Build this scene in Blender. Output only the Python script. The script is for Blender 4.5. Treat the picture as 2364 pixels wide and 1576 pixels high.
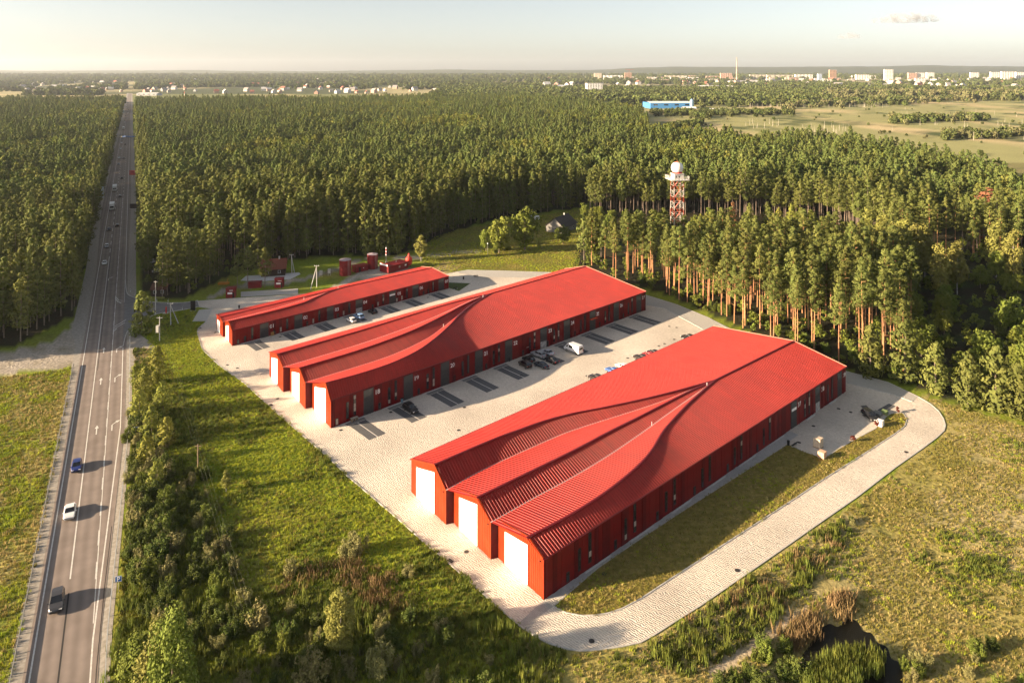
import bpy, bmesh, math, random
import numpy as np
from mathutils import Vector, Matrix
for o in list(bpy.data.objects): bpy.data.objects.remove(o)
S = bpy.context.scene
COL = S.collection
R = math.radians
# ---------------------------------------------------------------- camera
F, CX, HY, CAMH = 1640.0, 1182.0, 165.0, 80.0      # photograph pixels (2364 x 1576), metres
cd = bpy.data.cameras.new('camera'); cam = bpy.data.objects.new('camera', cd); COL.objects.link(cam)
cd.sensor_width = 36.0; cd.lens = F / 2364 * 36; cd.shift_y = -(788 - HY) / 2364
cd.clip_start = 1.0; cd.clip_end = 60000
cam.location = (0, 0, CAMH); cam.rotation_euler = (R(90), 0, 0)
S.camera = cam
# ---------------------------------------------------------------- sky, sun, exposure
SUN_EL, SUN_FROM = 14.5, (-math.cos(R(16)), -math.sin(R(16)))     # low evening sun from the left, a little behind
W = bpy.data.worlds.new('World'); S.world = W; W.use_nodes = True
nt = W.node_tree; nt.nodes.clear()
sky = nt.nodes.new('ShaderNodeTexSky'); sky.sky_type = 'NISHITA'; sky.sun_disc = False
sky.sun_elevation = R(SUN_EL); sky.sun_rotation = math.atan2(SUN_FROM[0], SUN_FROM[1])
sky.altitude = 300; sky.air_density = 0.8; sky.dust_density = 1.5; sky.ozone_density = 0.0
bg = nt.nodes.new('ShaderNodeBackground'); bg.inputs['Strength'].default_value = 0.05
wo = nt.nodes.new('ShaderNodeOutputWorld')
hs_ = nt.nodes.new('ShaderNodeHueSaturation'); hs_.inputs['Saturation'].default_value = 0.5     # thin high haze greys the evening sky
nt.links.new(sky.outputs[0], hs_.inputs['Color']); nt.links.new(hs_.outputs[0], bg.inputs[0]); nt.links.new(bg.outputs[0], wo.inputs[0])
sl = bpy.data.lights.new('sun', 'SUN'); sl.energy = 5.0; sl.angle = R(0.53); sl.color = (1.0, 0.77, 0.52)
so = bpy.data.objects.new('sun', sl); COL.objects.link(so)
sv = Vector((SUN_FROM[0] * math.cos(R(SUN_EL)), SUN_FROM[1] * math.cos(R(SUN_EL)), math.sin(R(SUN_EL))))
so.rotation_euler = sv.to_track_quat('Z', 'Y').to_euler(); so.location = (-200, -60, 200)
S.view_settings.view_transform = 'Standard'; S.view_settings.look = 'None'
S.view_settings.exposure = 2.0; S.view_settings.gamma = 1.0; S.view_settings.use_curve_mapping = False
S.render.engine = 'CYCLES'
S.cycles.use_denoising = True; S.cycles.max_bounces = 6; S.cycles.diffuse_bounces = 2; S.cycles.glossy_bounces = 2
S.cycles.transmission_bounces = 3; S.cycles.transparent_max_bounces = 8; S.cycles.volume_bounces = 0
S.cycles.use_adaptive_sampling = True; S.cycles.adaptive_threshold = 0.02
# ---------------------------------------------------------------- helpers
rnd = random.Random(7)
def terr(y):                                    # the plain rises slowly towards the town
    t = np.clip((np.asarray(y, float) - 3500) / 4000, 0, 1); return 30 * t * t * (3 - 2 * t)
def gp(x, y, h=0.0):                            # photograph pixel -> point at height h
    Y = F * (CAMH - h) / (y - HY); return Vector(((x - CX) / F * Y, Y, h))
def far(x, Y):                                  # photograph column and distance -> ground point
    return Vector(((x - CX) / F * Y, Y, float(terr(Y))))
def mat(name, col, rough=0.8, col2=None, scale=1.0, det=3, bump=0.0, bscale=None, metal=0.0, spec=0.3, rand=0.0, trans=0.0, coord='Object', dist=0.0, lo=0.35, hi=0.65):
    m = bpy.data.materials.new(name); m.use_nodes = True; t = m.node_tree; n = t.nodes; l = t.links
    b = n['Principled BSDF']; b.inputs['Roughness'].default_value = rough; b.inputs['Metallic'].default_value = metal
    b.inputs['Specular IOR Level'].default_value = spec; b.inputs['Base Color'].default_value = (*col, 1)
    src = None
    if col2 or bump:
        if coord == 'World': co = n.new('ShaderNodeNewGeometry').outputs['Position']
        else: co = n.new('ShaderNodeTexCoord').outputs['Object']
        nz = n.new('ShaderNodeTexNoise'); nz.inputs['Scale'].default_value = scale; nz.inputs['Detail'].default_value = det; nz.inputs['Distortion'].default_value = dist
        l.new(co, nz.inputs['Vector'])
        if col2:
            rp = n.new('ShaderNodeValToRGB'); rp.color_ramp.elements[0].position = lo; rp.color_ramp.elements[1].position = hi
            rp.color_ramp.elements[0].color = (*col, 1); rp.color_ramp.elements[1].color = (*col2, 1)
            l.new(nz.outputs[0], rp.inputs[0]); src = rp.outputs[0]
        if bump:
            n2 = n.new('ShaderNodeTexNoise'); n2.inputs['Scale'].default_value = bscale or scale * 4; n2.inputs['Detail'].default_value = 4
            l.new(co, n2.inputs['Vector'])
            bp = n.new('ShaderNodeBump'); bp.inputs['Strength'].default_value = bump; bp.inputs['Distance'].default_value = 0.3
            l.new(n2.outputs[0], bp.inputs['Height']); l.new(bp.outputs[0], b.inputs['Normal'])
    if rand:
        oi = n.new('ShaderNodeObjectInfo'); hs = n.new('ShaderNodeHueSaturation')
        mr = n.new('ShaderNodeMapRange'); mr.inputs['To Min'].default_value = 1 - rand; mr.inputs['To Max'].default_value = 1 + rand
        l.new(oi.outputs['Random'], mr.inputs[0]); l.new(mr.outputs[0], hs.inputs['Value'])
        m2 = n.new('ShaderNodeMapRange'); m2.inputs['To Min'].default_value = 0.5 - rand * 0.07; m2.inputs['To Max'].default_value = 0.5 + rand * 0.05
        mu = n.new('ShaderNodeMath'); mu.operation = 'FRACT'; mm = n.new('ShaderNodeMath'); mm.operation = 'MULTIPLY'; mm.inputs[1].default_value = 7.31
        l.new(oi.outputs['Random'], mm.inputs[0]); l.new(mm.outputs[0], mu.inputs[0]); l.new(mu.outputs[0], m2.inputs[0]); l.new(m2.outputs[0], hs.inputs['Hue'])
        if src: l.new(src, hs.inputs['Color'])
        else: hs.inputs['Color'].default_value = (*col, 1)
        src = hs.outputs[0]
    if src: l.new(src, b.inputs['Base Color'])
    if trans:                                   # thin leaves let some light through
        tr = n.new('ShaderNodeBsdfTranslucent'); mx = n.new('ShaderNodeMixShader'); mx.inputs[0].default_value = trans
        if src: l.new(src, tr.inputs[0])
        else: tr.inputs[0].default_value = (*col, 1)
        l.new(b.outputs[0], mx.inputs[1]); l.new(tr.outputs[0], mx.inputs[2]); l.new(mx.outputs[0], n['Material Output'].inputs[0])
    return m
class MB:                                       # collects shapes for ONE mesh
    def __init__(s): s.v = []; s.f = []; s.mi = []
    def add(s, vs, fs, m=0):
        k = len(s.v); s.v += [tuple(p) for p in vs]; s.f += [tuple(i + k for i in f) for f in fs]; s.mi += [m] * len(fs); return s
    def box(s, x0, x1, y0, y1, z0, z1, m=0):
        return s.add([(x0,y0,z0),(x1,y0,z0),(x1,y1,z0),(x0,y1,z0),(x0,y0,z1),(x1,y0,z1),(x1,y1,z1),(x0,y1,z1)], [(0,3,2,1),(4,5,6,7),(0,1,5,4),(1,2,6,5),(2,3,7,6),(3,0,4,7)], m)
    def poly(s, pts, m=0): return s.add(pts, [tuple(range(len(pts)))], m)
    def prism(s, pts, z0, z1, m=0):             # pts counter-clockwise in plan
        n = len(pts); s.add([(p[0],p[1],z0) for p in pts] + [(p[0],p[1],z1) for p in pts], [tuple(range(n-1,-1,-1)), tuple(range(n,2*n))] + [(i,(i+1)%n,n+(i+1)%n,n+i) for i in range(n)], m); return s
    def tube(s, path, rad, n=8, m=0, cap=True):
        path = [Vector(p) for p in path]; rad = rad if isinstance(rad, (list, tuple)) else [rad] * len(path)
        k = len(s.v)
        for i, p in enumerate(path):
            d = (path[min(i+1, len(path)-1)] - path[max(i-1, 0)]).normalized()
            a = d.cross(Vector((0,0,1))); a = Vector((1,0,0)) if a.length < 1e-3 else a.normalized(); b = a.cross(d)
            for j in range(n):
                t = 2 * math.pi * j / n; s.v.append(tuple(p + (a * math.cos(t) + b * math.sin(t)) * rad[i]))
        for i in range(len(path) - 1):
            for j in range(n):
                s.f.append((k+i*n+j, k+i*n+(j+1)%n, k+(i+1)*n+(j+1)%n, k+(i+1)*n+j)); s.mi.append(m)
        if cap:
            s.f.append(tuple(k+n-1-j for j in range(n))); s.mi.append(m); e = k + (len(path)-1)*n; s.f.append(tuple(e+j for j in range(n))); s.mi.append(m)
        return s
    def rev(s, prof, n=16, m=0, c=(0,0)):       # prof [(r, z)] turned about the vertical
        k = len(s.v)
        for r, z in prof:
            for j in range(n): s.v.append((c[0]+r*math.cos(2*math.pi*j/n), c[1]+r*math.sin(2*math.pi*j/n), z))
        for i in range(len(prof)-1):
            for j in range(n): s.f.append((k+i*n+j, k+i*n+(j+1)%n, k+(i+1)*n+(j+1)%n, k+(i+1)*n+j)); s.mi.append(m)
        s.f.append(tuple(k+n-1-j for j in range(n))); s.mi.append(m); e = k+(len(prof)-1)*n; s.f.append(tuple(e+j for j in range(n))); s.mi.append(m)
        return s
    def mesh(s, name, mats, smooth=False):
        me = bpy.data.meshes.new(name); me.from_pydata(s.v, [], s.f)
        for m in (mats if isinstance(mats, (list, tuple)) else [mats]): me.materials.append(m)
        if max(s.mi, default=0): me.polygons.foreach_set('material_index', s.mi)
        if smooth: me.polygons.foreach_set('use_smooth', [True] * len(me.polygons))
        me.update(); return me
    def build(s, name, mats, parent=None, smooth=False):
        return link(name, s.mesh(name, mats, smooth), parent)
def link(name, me, parent=None, loc=None, rz=None):
    o = bpy.data.objects.new(name, me); COL.objects.link(o)
    if parent: o.parent = parent
    if loc is not None: o.location = loc
    if rz is not None: o.rotation_euler = (0, 0, rz)
    return o
def tag(o, label=None, cat=None, group=None, kind=None):
    for k, v in (('label', label), ('category', cat), ('group', group), ('kind', kind)):
        if v: o[k] = v
    return o
def thing(name, label, cat, loc=(0,0,0), rz=0.0, group=None, scale=None):
    o = link(name, None, None, loc, rz); tag(o, label, cat, group)
    if scale: o.scale = scale if isinstance(scale, tuple) else (scale,)*3
    return o
def struct(name, mb, m, label=None, smooth=False):
    o = mb.build(name, m, None, smooth); tag(o, label, None, None, 'structure'); return o
def inpoly(px, py, poly):
    px = np.asarray(px); py = np.asarray(py); ins = np.zeros(px.shape, bool); n = len(poly)
    for i in range(n):
        x1, y1 = poly[i][0], poly[i][1]; x2, y2 = poly[(i+1)%n][0], poly[(i+1)%n][1]
        c = ((y1 > py) != (y2 > py)) & (px < (x2-x1)*(py-y1)/((y2-y1) or 1e-9)+x1); ins ^= c
    return ins
def vnoise(x, y, sc, seed=0):
    x = np.asarray(x)/sc; y = np.asarray(y)/sc; xi = np.floor(x).astype(np.int64); yi = np.floor(y).astype(np.int64); fx = x-xi; fy = y-yi
    fx = fx*fx*(3-2*fx); fy = fy*fy*(3-2*fy)
    def h(a, b):
        v = (a*374761393 + b*668265263 + seed*974711) & 0x7fffffff; v = ((v ^ (v >> 13)) * 1274126177) & 0x7fffffff; return ((v ^ (v >> 16)) & 0xffff)/65535.0
    return (h(xi,yi)*(1-fx)+h(xi+1,yi)*fx)*(1-fy)+(h(xi,yi+1)*(1-fx)+h(xi+1,yi+1)*fx)*fy
def fbm(x, y, sc, seed=0): return (vnoise(x,y,sc,seed)*.5+vnoise(x,y,sc/2.1,seed+1)*.3+vnoise(x,y,sc/4.3,seed+2)*.2)
def P(pts, h=0.0): return [gp(x, y, h) for x, y in pts]
def smoothpts(pts, n=6):                        # Catmull-Rom through points
    pts = [Vector(p) for p in pts]; out = []
    for i in range(len(pts)-1):
        a = pts[max(i-1,0)]; b = pts[i]; c = pts[i+1]; d = pts[min(i+2,len(pts)-1)]
        for k in range(n):
            t = k/n; out.append(0.5*((2*b)+(c-a)*t+(2*a-5*b+4*c-d)*t*t+(3*b-a-3*c+d)*t*t*t))
    return out + [pts[-1]]
def ribbon(mb, pts, w, z0, z1=None, m=0, off=0.0):      # strip along a line, flat (z1 None) or a solid kerb
    L = []; Rr = []; n = len(pts)
    for i in range(n):
        d = Vector(pts[min(i+1,n-1)])-Vector(pts[max(i-1,0)]); d.z = 0; d.normalize(); q = Vector((-d.y, d.x, 0)); p = Vector((pts[i][0], pts[i][1], 0))
        L.append(p+q*(off+w/2)); Rr.append(p+q*(off-w/2))
    for i in range(n-1):
        if z1 is None: mb.poly([(*Rr[i].xy,z0),(*Rr[i+1].xy,z0),(*L[i+1].xy,z0),(*L[i].xy,z0)], m)
        else:
            mb.poly([(*Rr[i].xy,z1),(*Rr[i+1].xy,z1),(*L[i+1].xy,z1),(*L[i].xy,z1)], m)
            mb.poly([(*Rr[i].xy,z0),(*Rr[i+1].xy,z0),(*Rr[i+1].xy,z1),(*Rr[i].xy,z1)], m); mb.poly([(*L[i+1].xy,z0),(*L[i].xy,z0),(*L[i].xy,z1),(*L[i+1].xy,z1)], m)
    return mb
def sheet(name, pts, z, m, label=None):
    bm = bmesh.new(); vs = [bm.verts.new((p[0],p[1],z)) for p in pts]; f = bm.faces.new(vs); f.normal_update()
    if f.normal.z < 0: f.normal_flip()
    bmesh.ops.triangulate(bm, faces=[f]); me = bpy.data.meshes.new(name); bm.to_mesh(me); bm.free(); me.materials.append(m)
    o = link(name, me); tag(o, label, None, None, 'structure'); return o
def scatter(name, src, pos, rot, scl, idx, label, z=None):      # one mass of plants: geometry-node instances of the source meshes
    me = bpy.data.meshes.new(name); n = len(pos); co = np.zeros((n,3), np.float32); co[:,:2] = pos[:,:2]
    co[:,2] = 0 if z is None else z
    me.vertices.add(n); me.vertices.foreach_set('co', co.ravel())
    for nm, ty, arr in (('rot','FLOAT',rot),('scl','FLOAT',scl),('idx','INT',idx)):
        a = me.attributes.new(nm, ty, 'POINT'); a.data.foreach_set('value', np.asarray(arr, np.int32 if ty=='INT' else np.float32))
    o = link(name, me); tag(o, label, None, None, 'stuff')
    c = bpy.data.collections.new(name+'_source')
    for i, s in enumerate(src):
        so_ = bpy.data.objects.new('%s_%03d' % (name, i), s); c.objects.link(so_)
    g = bpy.data.node_groups.new(name+'_nodes', 'GeometryNodeTree'); g.interface.new_socket('Geometry', in_out='INPUT', socket_type='NodeSocketGeometry'); g.interface.new_socket('Geometry', in_out='OUTPUT', socket_type='NodeSocketGeometry')
    N = g.nodes; Lk = g.links; gi = N.new('NodeGroupInput'); go = N.new('NodeGroupOutput'); ip = N.new('GeometryNodeInstanceOnPoints'); ci = N.new('GeometryNodeCollectionInfo')
    ci.inputs[0].default_value = c; ci.inputs['Separate Children'].default_value = True; ci.inputs['Reset Children'].default_value = True
    def at(nm, ty):
        q = N.new('GeometryNodeInputNamedAttribute'); q.data_type = ty; q.inputs[0].default_value = nm; return q.outputs[0]
    cx = N.new('ShaderNodeCombineXYZ'); Lk.new(at('rot','FLOAT'), cx.inputs[2])
    Lk.new(gi.outputs[0], ip.inputs['Points']); Lk.new(ci.outputs[0], ip.inputs['Instance']); ip.inputs['Pick Instance'].default_value = True
    Lk.new(at('idx','INT'), ip.inputs['Instance Index']); Lk.new(cx.outputs[0], ip.inputs['Rotation'])
    sc = N.new('ShaderNodeCombineXYZ'); q = at('scl','FLOAT')
    for k in range(3): Lk.new(q, sc.inputs[k])
    Lk.new(sc.outputs[0], ip.inputs['Scale']); Lk.new(ip.outputs[0], go.inputs[0])
    md = o.modifiers.new('scatter','NODES'); md.node_group = g
    return o
# ================================================================ GROUND
ROADX = lambda Y, o: o - 0.535*Y                         # road lines: offset o at distance Y
Z_ROAD, Z_PAVE = 0.05, 0.07
pave_px = [(456.5,695.4),(518.5,690.5),(560,687.7),(688,680.2),(800,668),(940,652),(1005,640),(1030,632.5),(1055,627.5),(1079,623.7),(1159,625.4),(1261,628.8),(1340,634),(1420,655),(1490,681),(1564,704),(1638,734.8),(1687,763),(1760,792),(1850,822),(1954,857.6),(2050.6,882.9),(2119,915.6),(2136,925),(2148.7,933.2),(2166.6,948.5),(2178,966.3),(2182.5,981.6),(2179.3,994.4),(2161.5,1011),(2129.6,1035),(2091,1062),(2065.8,1080),(1974.7,1150),(1913,1192.6),(1771,1292),(1619.4,1396.3),(1560,1433.6),(1508,1467),(1478.6,1483),(1441,1491),(1403.6,1496.5),(1374,1500.5),(1339.3,1501.9),(1307,1497.9),(1261.6,1483),(1226.8,1463),(1200,1444.3),(1132.4,1386.3),(1099.4,1355.7),(1038,1301.4),(979,1251.8),(920,1198.7),(800,1097),(756,1054),(714.6,1018.9),(638,952),(564.7,885),(527,858.8),(504.4,842),(476.4,815.4),(467.3,807),(461,785.9),(455.6,767.7),(456.5,760.6),(462.4,753.6),(475.7,742.4),(482,729.8),(490,713),(460.3,708.7)]
PAVE = P(pave_px)
lawn_px = [(1277.7,1400),(1307,1414.8),(1344.6,1421.5),(1371.4,1420.7),(1403.6,1416),(1435.7,1405.4),(1481,1381.3),(1543.7,1339.5),(1676,1254),(1837,1150),(1899,1108),(2006,1040.6),(2065.5,1002),(2089,984),(2094,968),(2085,954),(2062,954),(2046,962),(2020.8,990),(1964,1020),(1901.8,1058.5),(1857,1043.6),(1818.4,1025.7),(1708,1096),(1598,1166),(1480,1243),(1380,1312)]
LAWN = P(lawn_px)
LFIELD = P([(0,872),(165,850),(148,960),(120,1100),(60,1400),(25,1576)]) + [Vector((-220,80,0)), Vector((-330,180,0)), Vector((-300,200,0))]
GRAVEL = P([(0,808),(60,803),(120,792),(160,755),(190,700),(208,645),(222,590),(232,590),(215,700),(200,800),(172,845),(120,850),(0,864)]) + [Vector((-260,188,0)),Vector((-262,204,0))]
TRACK = P([(1640,1545),(1690,1512),(1745,1470),(1800,1440),(1840,1408),(1880,1385),(1860,1402),(1815,1450),(1760,1488),(1705,1530),(1650,1570)])
CLEAR = P([(985,622),(975,600),(985,575),(1000,548),(1060,530),(1200,505),(1345,482),(1380,485),(1345,560),(1335,615),(1330,632),(1261,628),(1159,625),(1079,622),(1040,628)])
STRAW1 = P([(985,622),(1020,607),(1075,610),(1062,622),(1030,634)])
YARD = P([(800,640),(860,612),(930,615),(960,625),(900,640),(815,668),(745,676)])
PATH = P([(460,692),(505,672),(545,655),(620,652),(700,640),(770,618),(830,596),(880,588),(960,590),(1000,586),(1110,575),(1108,581),(1000,593),(960,597),(885,594),(832,603),(775,626),(705,647),(620,659),(550,662),(515,680),(475,694)])
RIGHTX = P([(1200,1450),(1307,1502),(1478,1487),(1560,1437),(1771,1296),(1975,1154),(2165,1013),(2185,985),(2170,945),(2120,912),(2364,985)]) + [Vector((260,160,0)),Vector((260,40,0)),Vector((4,40,0))]
FORM = [(-146,206),(-157,204),(-163,186),(-300,186),(-500,300),(-1500,1700),(-928,1700),(-143.5,232)]                                         # left wood
RF = [tuple(v.xy) for v in P([(1330,610),(1405,646),(1500,668),(1560,688),(1640,725),(1700,752),(1800,795),(1900,838),(1985,866),(2060,878),(2120,897),(2200,925),(2300,950),(2364,962)])]
FORR = RF + [(240,165),(420,300),(420,430),(322,447),(352,600),(300,690),(190,790),(60,500),(26.5,300)]
FORMAIN = [tuple(v.xy) for v in P([(320,664),(350,682),(392,690),(430,688),(466,668),(498,648),(545,632),(590,622),(640,606),(690,596),(750,590),(800,588),(850,590),(905,590),(950,580),(985,562),(1020,545),(1060,530),(1150,506),(1250,491),(1345,479)])] + [(60,480),(190,790),(159,830),(190,1000),(238,1312),(120,1640),(21,1950),(-400,1750),(-877,1650),(-156,300)]
POND = smoothpts(P([(1868,1490),(1885,1462),(1912,1440),(1935,1446),(1958,1428),(1980,1436),(1992,1456),(2012,1462),(2024,1482),(2048,1494),(2058,1520),(2080,1535),(2076,1600),(2010,1650),(1860,1650),(1835,1605),(1852,1560),(1846,1525),(1868,1490)]),4)[:-1]
def mixc(c, w, col): return c*(1-w[:,None]) + np.array(col)[None,:]*w[:,None]
def ground_colour(x, y):
    n1 = fbm(x,y,14,3); n2 = fbm(x,y,5,9); n3 = fbm(x,y,60,21); jx = x+(fbm(x,y,4,31)-.5)*3; jy = y+(fbm(x,y,4,41)-.5)*3
    c = np.tile(np.array([.17,.215,.022]), (len(x),1)); c = mixc(c, np.clip((n1-.45)*3,0,1), (.20,.195,.035)); c = mixc(c, np.clip((n2-.6)*4,0,1)*.6, (.05,.065,.018))
    def reg(poly, j=1): return inpoly(jx if j else x, jy if j else y, poly)
    w = reg(RIGHTX); a = mixc(np.tile(np.array([.29,.245,.075]),(len(x),1)), np.clip((n1-.42)*4,0,1), (.38,.31,.15)); a = mixc(a, np.clip((n2-.55)*4,0,1)*.8, (.16,.165,.045)); c[w] = a[w]
    w = reg(LFIELD); s = vnoise(x*.88+y*.47, (y*.88-x*.47)*.25, 2.5, 5); a = mixc(np.tile(np.array([.18,.20,.035]),(len(x),1)), np.clip((s-.35)*2.2,0,1), (.46,.38,.14)); a = mixc(a, np.clip((n1-.5)*3,0,1)*.6,(.13,.17,.035)); c[w] = a[w]
    w = reg(CLEAR); a = mixc(np.tile(np.array([.16,.17,.03]),(len(x),1)), np.clip((n2-.4)*3,0,1), (.24,.20,.05)); c[w] = a[w]
    w = reg(STRAW1); c[w] = (.30,.23,.11)
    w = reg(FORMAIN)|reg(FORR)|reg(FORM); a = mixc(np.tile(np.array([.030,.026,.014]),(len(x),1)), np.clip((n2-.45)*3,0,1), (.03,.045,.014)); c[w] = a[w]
    w = (y > 560) & ~w & (x > 100); s = fbm(x,y*.45,90,77); a = mixc(np.tile(np.array([.29,.28,.12]),(len(x),1)), np.clip((s-.5)*5,0,1), (.46,.37,.20)); a = mixc(a, np.clip((fbm(x,y*.5,45,78)-.55)*5,0,1),(.07,.09,.03)); c[w] = a[w]
    w = (x > 300) & (y > 380) & (y < 620) & ~inpoly(x,y,FORR); c[w] = mixc(np.tile(np.array([.27,.21,.10]),(len(x),1)), np.clip((fbm(x,y*.5,70,79)-.4)*4,0,1),(.16,.165,.06))[w]
    w = (y > 1660) & (x < 300); s = fbm(x,y*.4,260,81); a = mixc(np.tile(np.array([.17,.18,.07]),(len(x),1)), np.clip((s-.40)*7,0,1), (.42,.35,.18)); c[w] = a[w]
    w = (y > 2500) & (y < 12000); s = fbm(x,y*.5,420,83); a = mixc(np.tile(np.array([.07,.085,.04]),(len(x),1)), np.clip((s-.46)*7,0,1), (.34,.30,.16)); c[w] = a[w]
    w = reg(GRAVEL); c[w] = mixc(np.tile(np.array([.34,.30,.25]),(len(x),1)), np.clip((n2-.5)*4,0,1),(.24,.21,.15))[w]
    w = reg(TRACK); c[w] = (.38,.31,.22)
    w = reg(YARD); c[w] = mixc(np.tile(np.array([.36,.33,.28]),(len(x),1)), np.clip((n2-.52)*5,0,1),(.16,.16,.08))[w]
    w = reg(PATH); c[w] = mixc(np.tile(np.array([.30,.27,.23]),(len(x),1)), np.clip((n2-.5)*4,0,1),(.16,.14,.09))[w]
    return np.clip(c*(0.85+0.3*n3[:,None]),0,1)
rows = np.concatenate([[20,30], 40*np.exp(0.016*np.arange(0,415))]); cols = np.linspace(-1.05,1.05,361)
gy, gk = np.meshgrid(rows, cols, indexing='ij'); gx = gk*gy; gz = terr(gy)
me = bpy.data.meshes.new('ground'); nr, nc = gx.shape
me.vertices.add(nr*nc); me.vertices.foreach_set('co', np.stack([gx,gy,gz],-1).astype(np.float32).ravel())
ii = (np.arange(nr-1)[:,None]*nc+np.arange(nc-1)[None,:]).ravel(); quads = np.stack([ii,ii+1,ii+nc+1,ii+nc],-1)
me.loops.add(quads.size); me.loops.foreach_set('vertex_index', quads.ravel().astype(np.int32)); me.polygons.add(len(quads))
me.polygons.foreach_set('loop_start', (np.arange(len(quads))*4).astype(np.int32)); me.update(calc_edges=True)
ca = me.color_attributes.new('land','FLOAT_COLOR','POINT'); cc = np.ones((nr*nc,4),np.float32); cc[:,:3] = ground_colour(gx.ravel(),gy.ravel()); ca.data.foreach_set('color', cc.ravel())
mg = mat('ground_mat',(.1,.1,.03),.95,bump=.7,scale=.9,bscale=1.3,coord='World',spec=.1)
t = mg.node_tree; va = t.nodes.new('ShaderNodeVertexColor'); va.layer_name = 'land'; nz = t.nodes.new('ShaderNodeTexNoise'); nz.inputs['Scale'].default_value = 1.1; nz.inputs['Detail'].default_value = 6; nz.inputs['Roughness'].default_value = .75
gpz = t.nodes.new('ShaderNodeNewGeometry'); t.links.new(gpz.outputs['Position'], nz.inputs['Vector']); mr = t.nodes.new('ShaderNodeMapRange'); mr.inputs['From Min'].default_value=.3; mr.inputs['From Max'].default_value=.7; mr.inputs['To Min'].default_value=.55; mr.inputs['To Max'].default_value=1.4
mx = t.nodes.new('ShaderNodeVectorMath'); mx.operation='SCALE'; t.links.new(nz.outputs[0],mr.inputs[0]); t.links.new(va.outputs[0],mx.inputs[0]); t.links.new(mr.outputs[0],mx.inputs['Scale']); t.links.new(mx.outputs[0],t.nodes['Principled BSDF'].inputs['Base Color'])
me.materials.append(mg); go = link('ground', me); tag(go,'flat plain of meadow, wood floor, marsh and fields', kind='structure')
mb = MB(); mb.poly([(-40000,-15000,-.5),(40000,-15000,-.5),(40000,35000,-.5),(-40000,35000,-.5)])
struct('terrain', mb, mat('terrain_mat',(.09,.10,.035),.95,(.16,.14,.06),.02,coord='World'))
sheet('pond', POND, .05, mat('pond_water',(.010,.009,.005),.4,spec=.08), 'dark pond water among the reeds')
# ---------------------------------------------------------------- cobbled yard
def cobble(name, c1, c2, wl):
    m = mat(name, c1, .85, c2, 1.3, coord='World', spec=.2, lo=.3, hi=.7); t = m.node_tree; n = t.nodes; l = t.links; b = n['Principled BSDF']
    g = n.new('ShaderNodeNewGeometry'); nz = n.new('ShaderNodeTexNoise'); nz.inputs['Scale'].default_value = .22; nz.inputs['Detail'].default_value = 2
    wv = n.new('ShaderNodeTexWave'); wv.inputs['Scale'].default_value = wl; wv.inputs['Distortion'].default_value = 8; wv.inputs['Detail'].default_value = 2.2; wv.inputs['Detail Scale'].default_value = 1.3; wv.inputs['Detail Roughness'].default_value = .65
    rot = n.new('ShaderNodeVectorRotate'); rot.inputs['Angle'].default_value = R(-48); l.new(g.outputs['Position'], rot.inputs['Vector']); l.new(rot.outputs[0], wv.inputs['Vector'])
    vo = n.new('ShaderNodeTexVoronoi'); vo.inputs['Scale'].default_value = 4.5; l.new(g.outputs['Position'], vo.inputs['Vector'])
    ad = n.new('ShaderNodeMath'); ad.operation='MULTIPLY_ADD'; ad.inputs[1].default_value=.6; l.new(vo.outputs['Distance'],ad.inputs[0]); l.new(wv.outputs[1],ad.inputs[2])
    bp = n.new('ShaderNodeBump'); bp.inputs['Strength'].default_value=.8; bp.inputs['Distance'].default_value=.075; l.new(ad.outputs[0],bp.inputs['Height']); l.new(bp.outputs[0],b.inputs['Normal'])
    src = b.inputs['Base Color'].links[0].from_socket; mp = n.new('ShaderNodeMapRange'); mp.inputs['To Min'].default_value=.80; mp.inputs['To Max'].default_value=1.08; l.new(wv.outputs[1],mp.inputs[0])
    vs = n.new('ShaderNodeVectorMath'); vs.operation='SCALE'; l.new(src,vs.inputs[0]); l.new(mp.outputs[0],vs.inputs['Scale'])
    ln = n.new('ShaderNodeTexNoise'); ln.inputs['Scale'].default_value=.07; ln.inputs['Detail'].default_value=5; l.new(g.outputs['Position'],ln.inputs['Vector']); m3=n.new('ShaderNodeMapRange'); m3.inputs['From Min'].default_value=.3; m3.inputs['From Max'].default_value=.7; m3.inputs['To Min'].default_value=.78; m3.inputs['To Max'].default_value=1.10; l.new(ln.outputs[0],m3.inputs[0])
    v2 = n.new('ShaderNodeVectorMath'); v2.operation='SCALE'; l.new(vs.outputs[0],v2.inputs[0]); l.new(m3.outputs[0],v2.inputs['Scale']); l.new(v2.outputs[0],b.inputs['Base Color']); return m
M_COB = cobble('cobbles', (.55,.48,.40), (.66,.59,.50), .85)
M_KERB = mat('kerb_concrete',(.50,.48,.44),.9,(.38,.36,.33),3)
M_GREYP = mat('grey_pavers',(.16,.16,.16),.9,(.20,.19,.185),2.2,coord='World')
M_SLOPE = mat('grey_gravel_pavers',(.36,.34,.31),.9,(.44,.42,.38),6,coord='World',bump=.4,bscale=9)
sheet('pavement', PAVE, Z_PAVE, M_COB, 'pale cobbled yard and ring road around the red buildings')
struct('kerb', ribbon(MB(), PAVE+[PAVE[0]], .22, 0, .13), M_KERB, 'pale concrete kerb round the cobbled yard')
M_LAWN = mat('lawn_grass',(.15,.125,.03),.95,(.26,.20,.06),.8,6,bump=1.0,bscale=2.0,coord='World',spec=.1)
sheet('lawn', LAWN, .10, M_LAWN, 'dry grass strip between the nearest building and the ring road')
struct('lawn_kerb', ribbon(MB(), LAWN+[LAWN[0]], .18, .06, .15), M_KERB)
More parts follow.
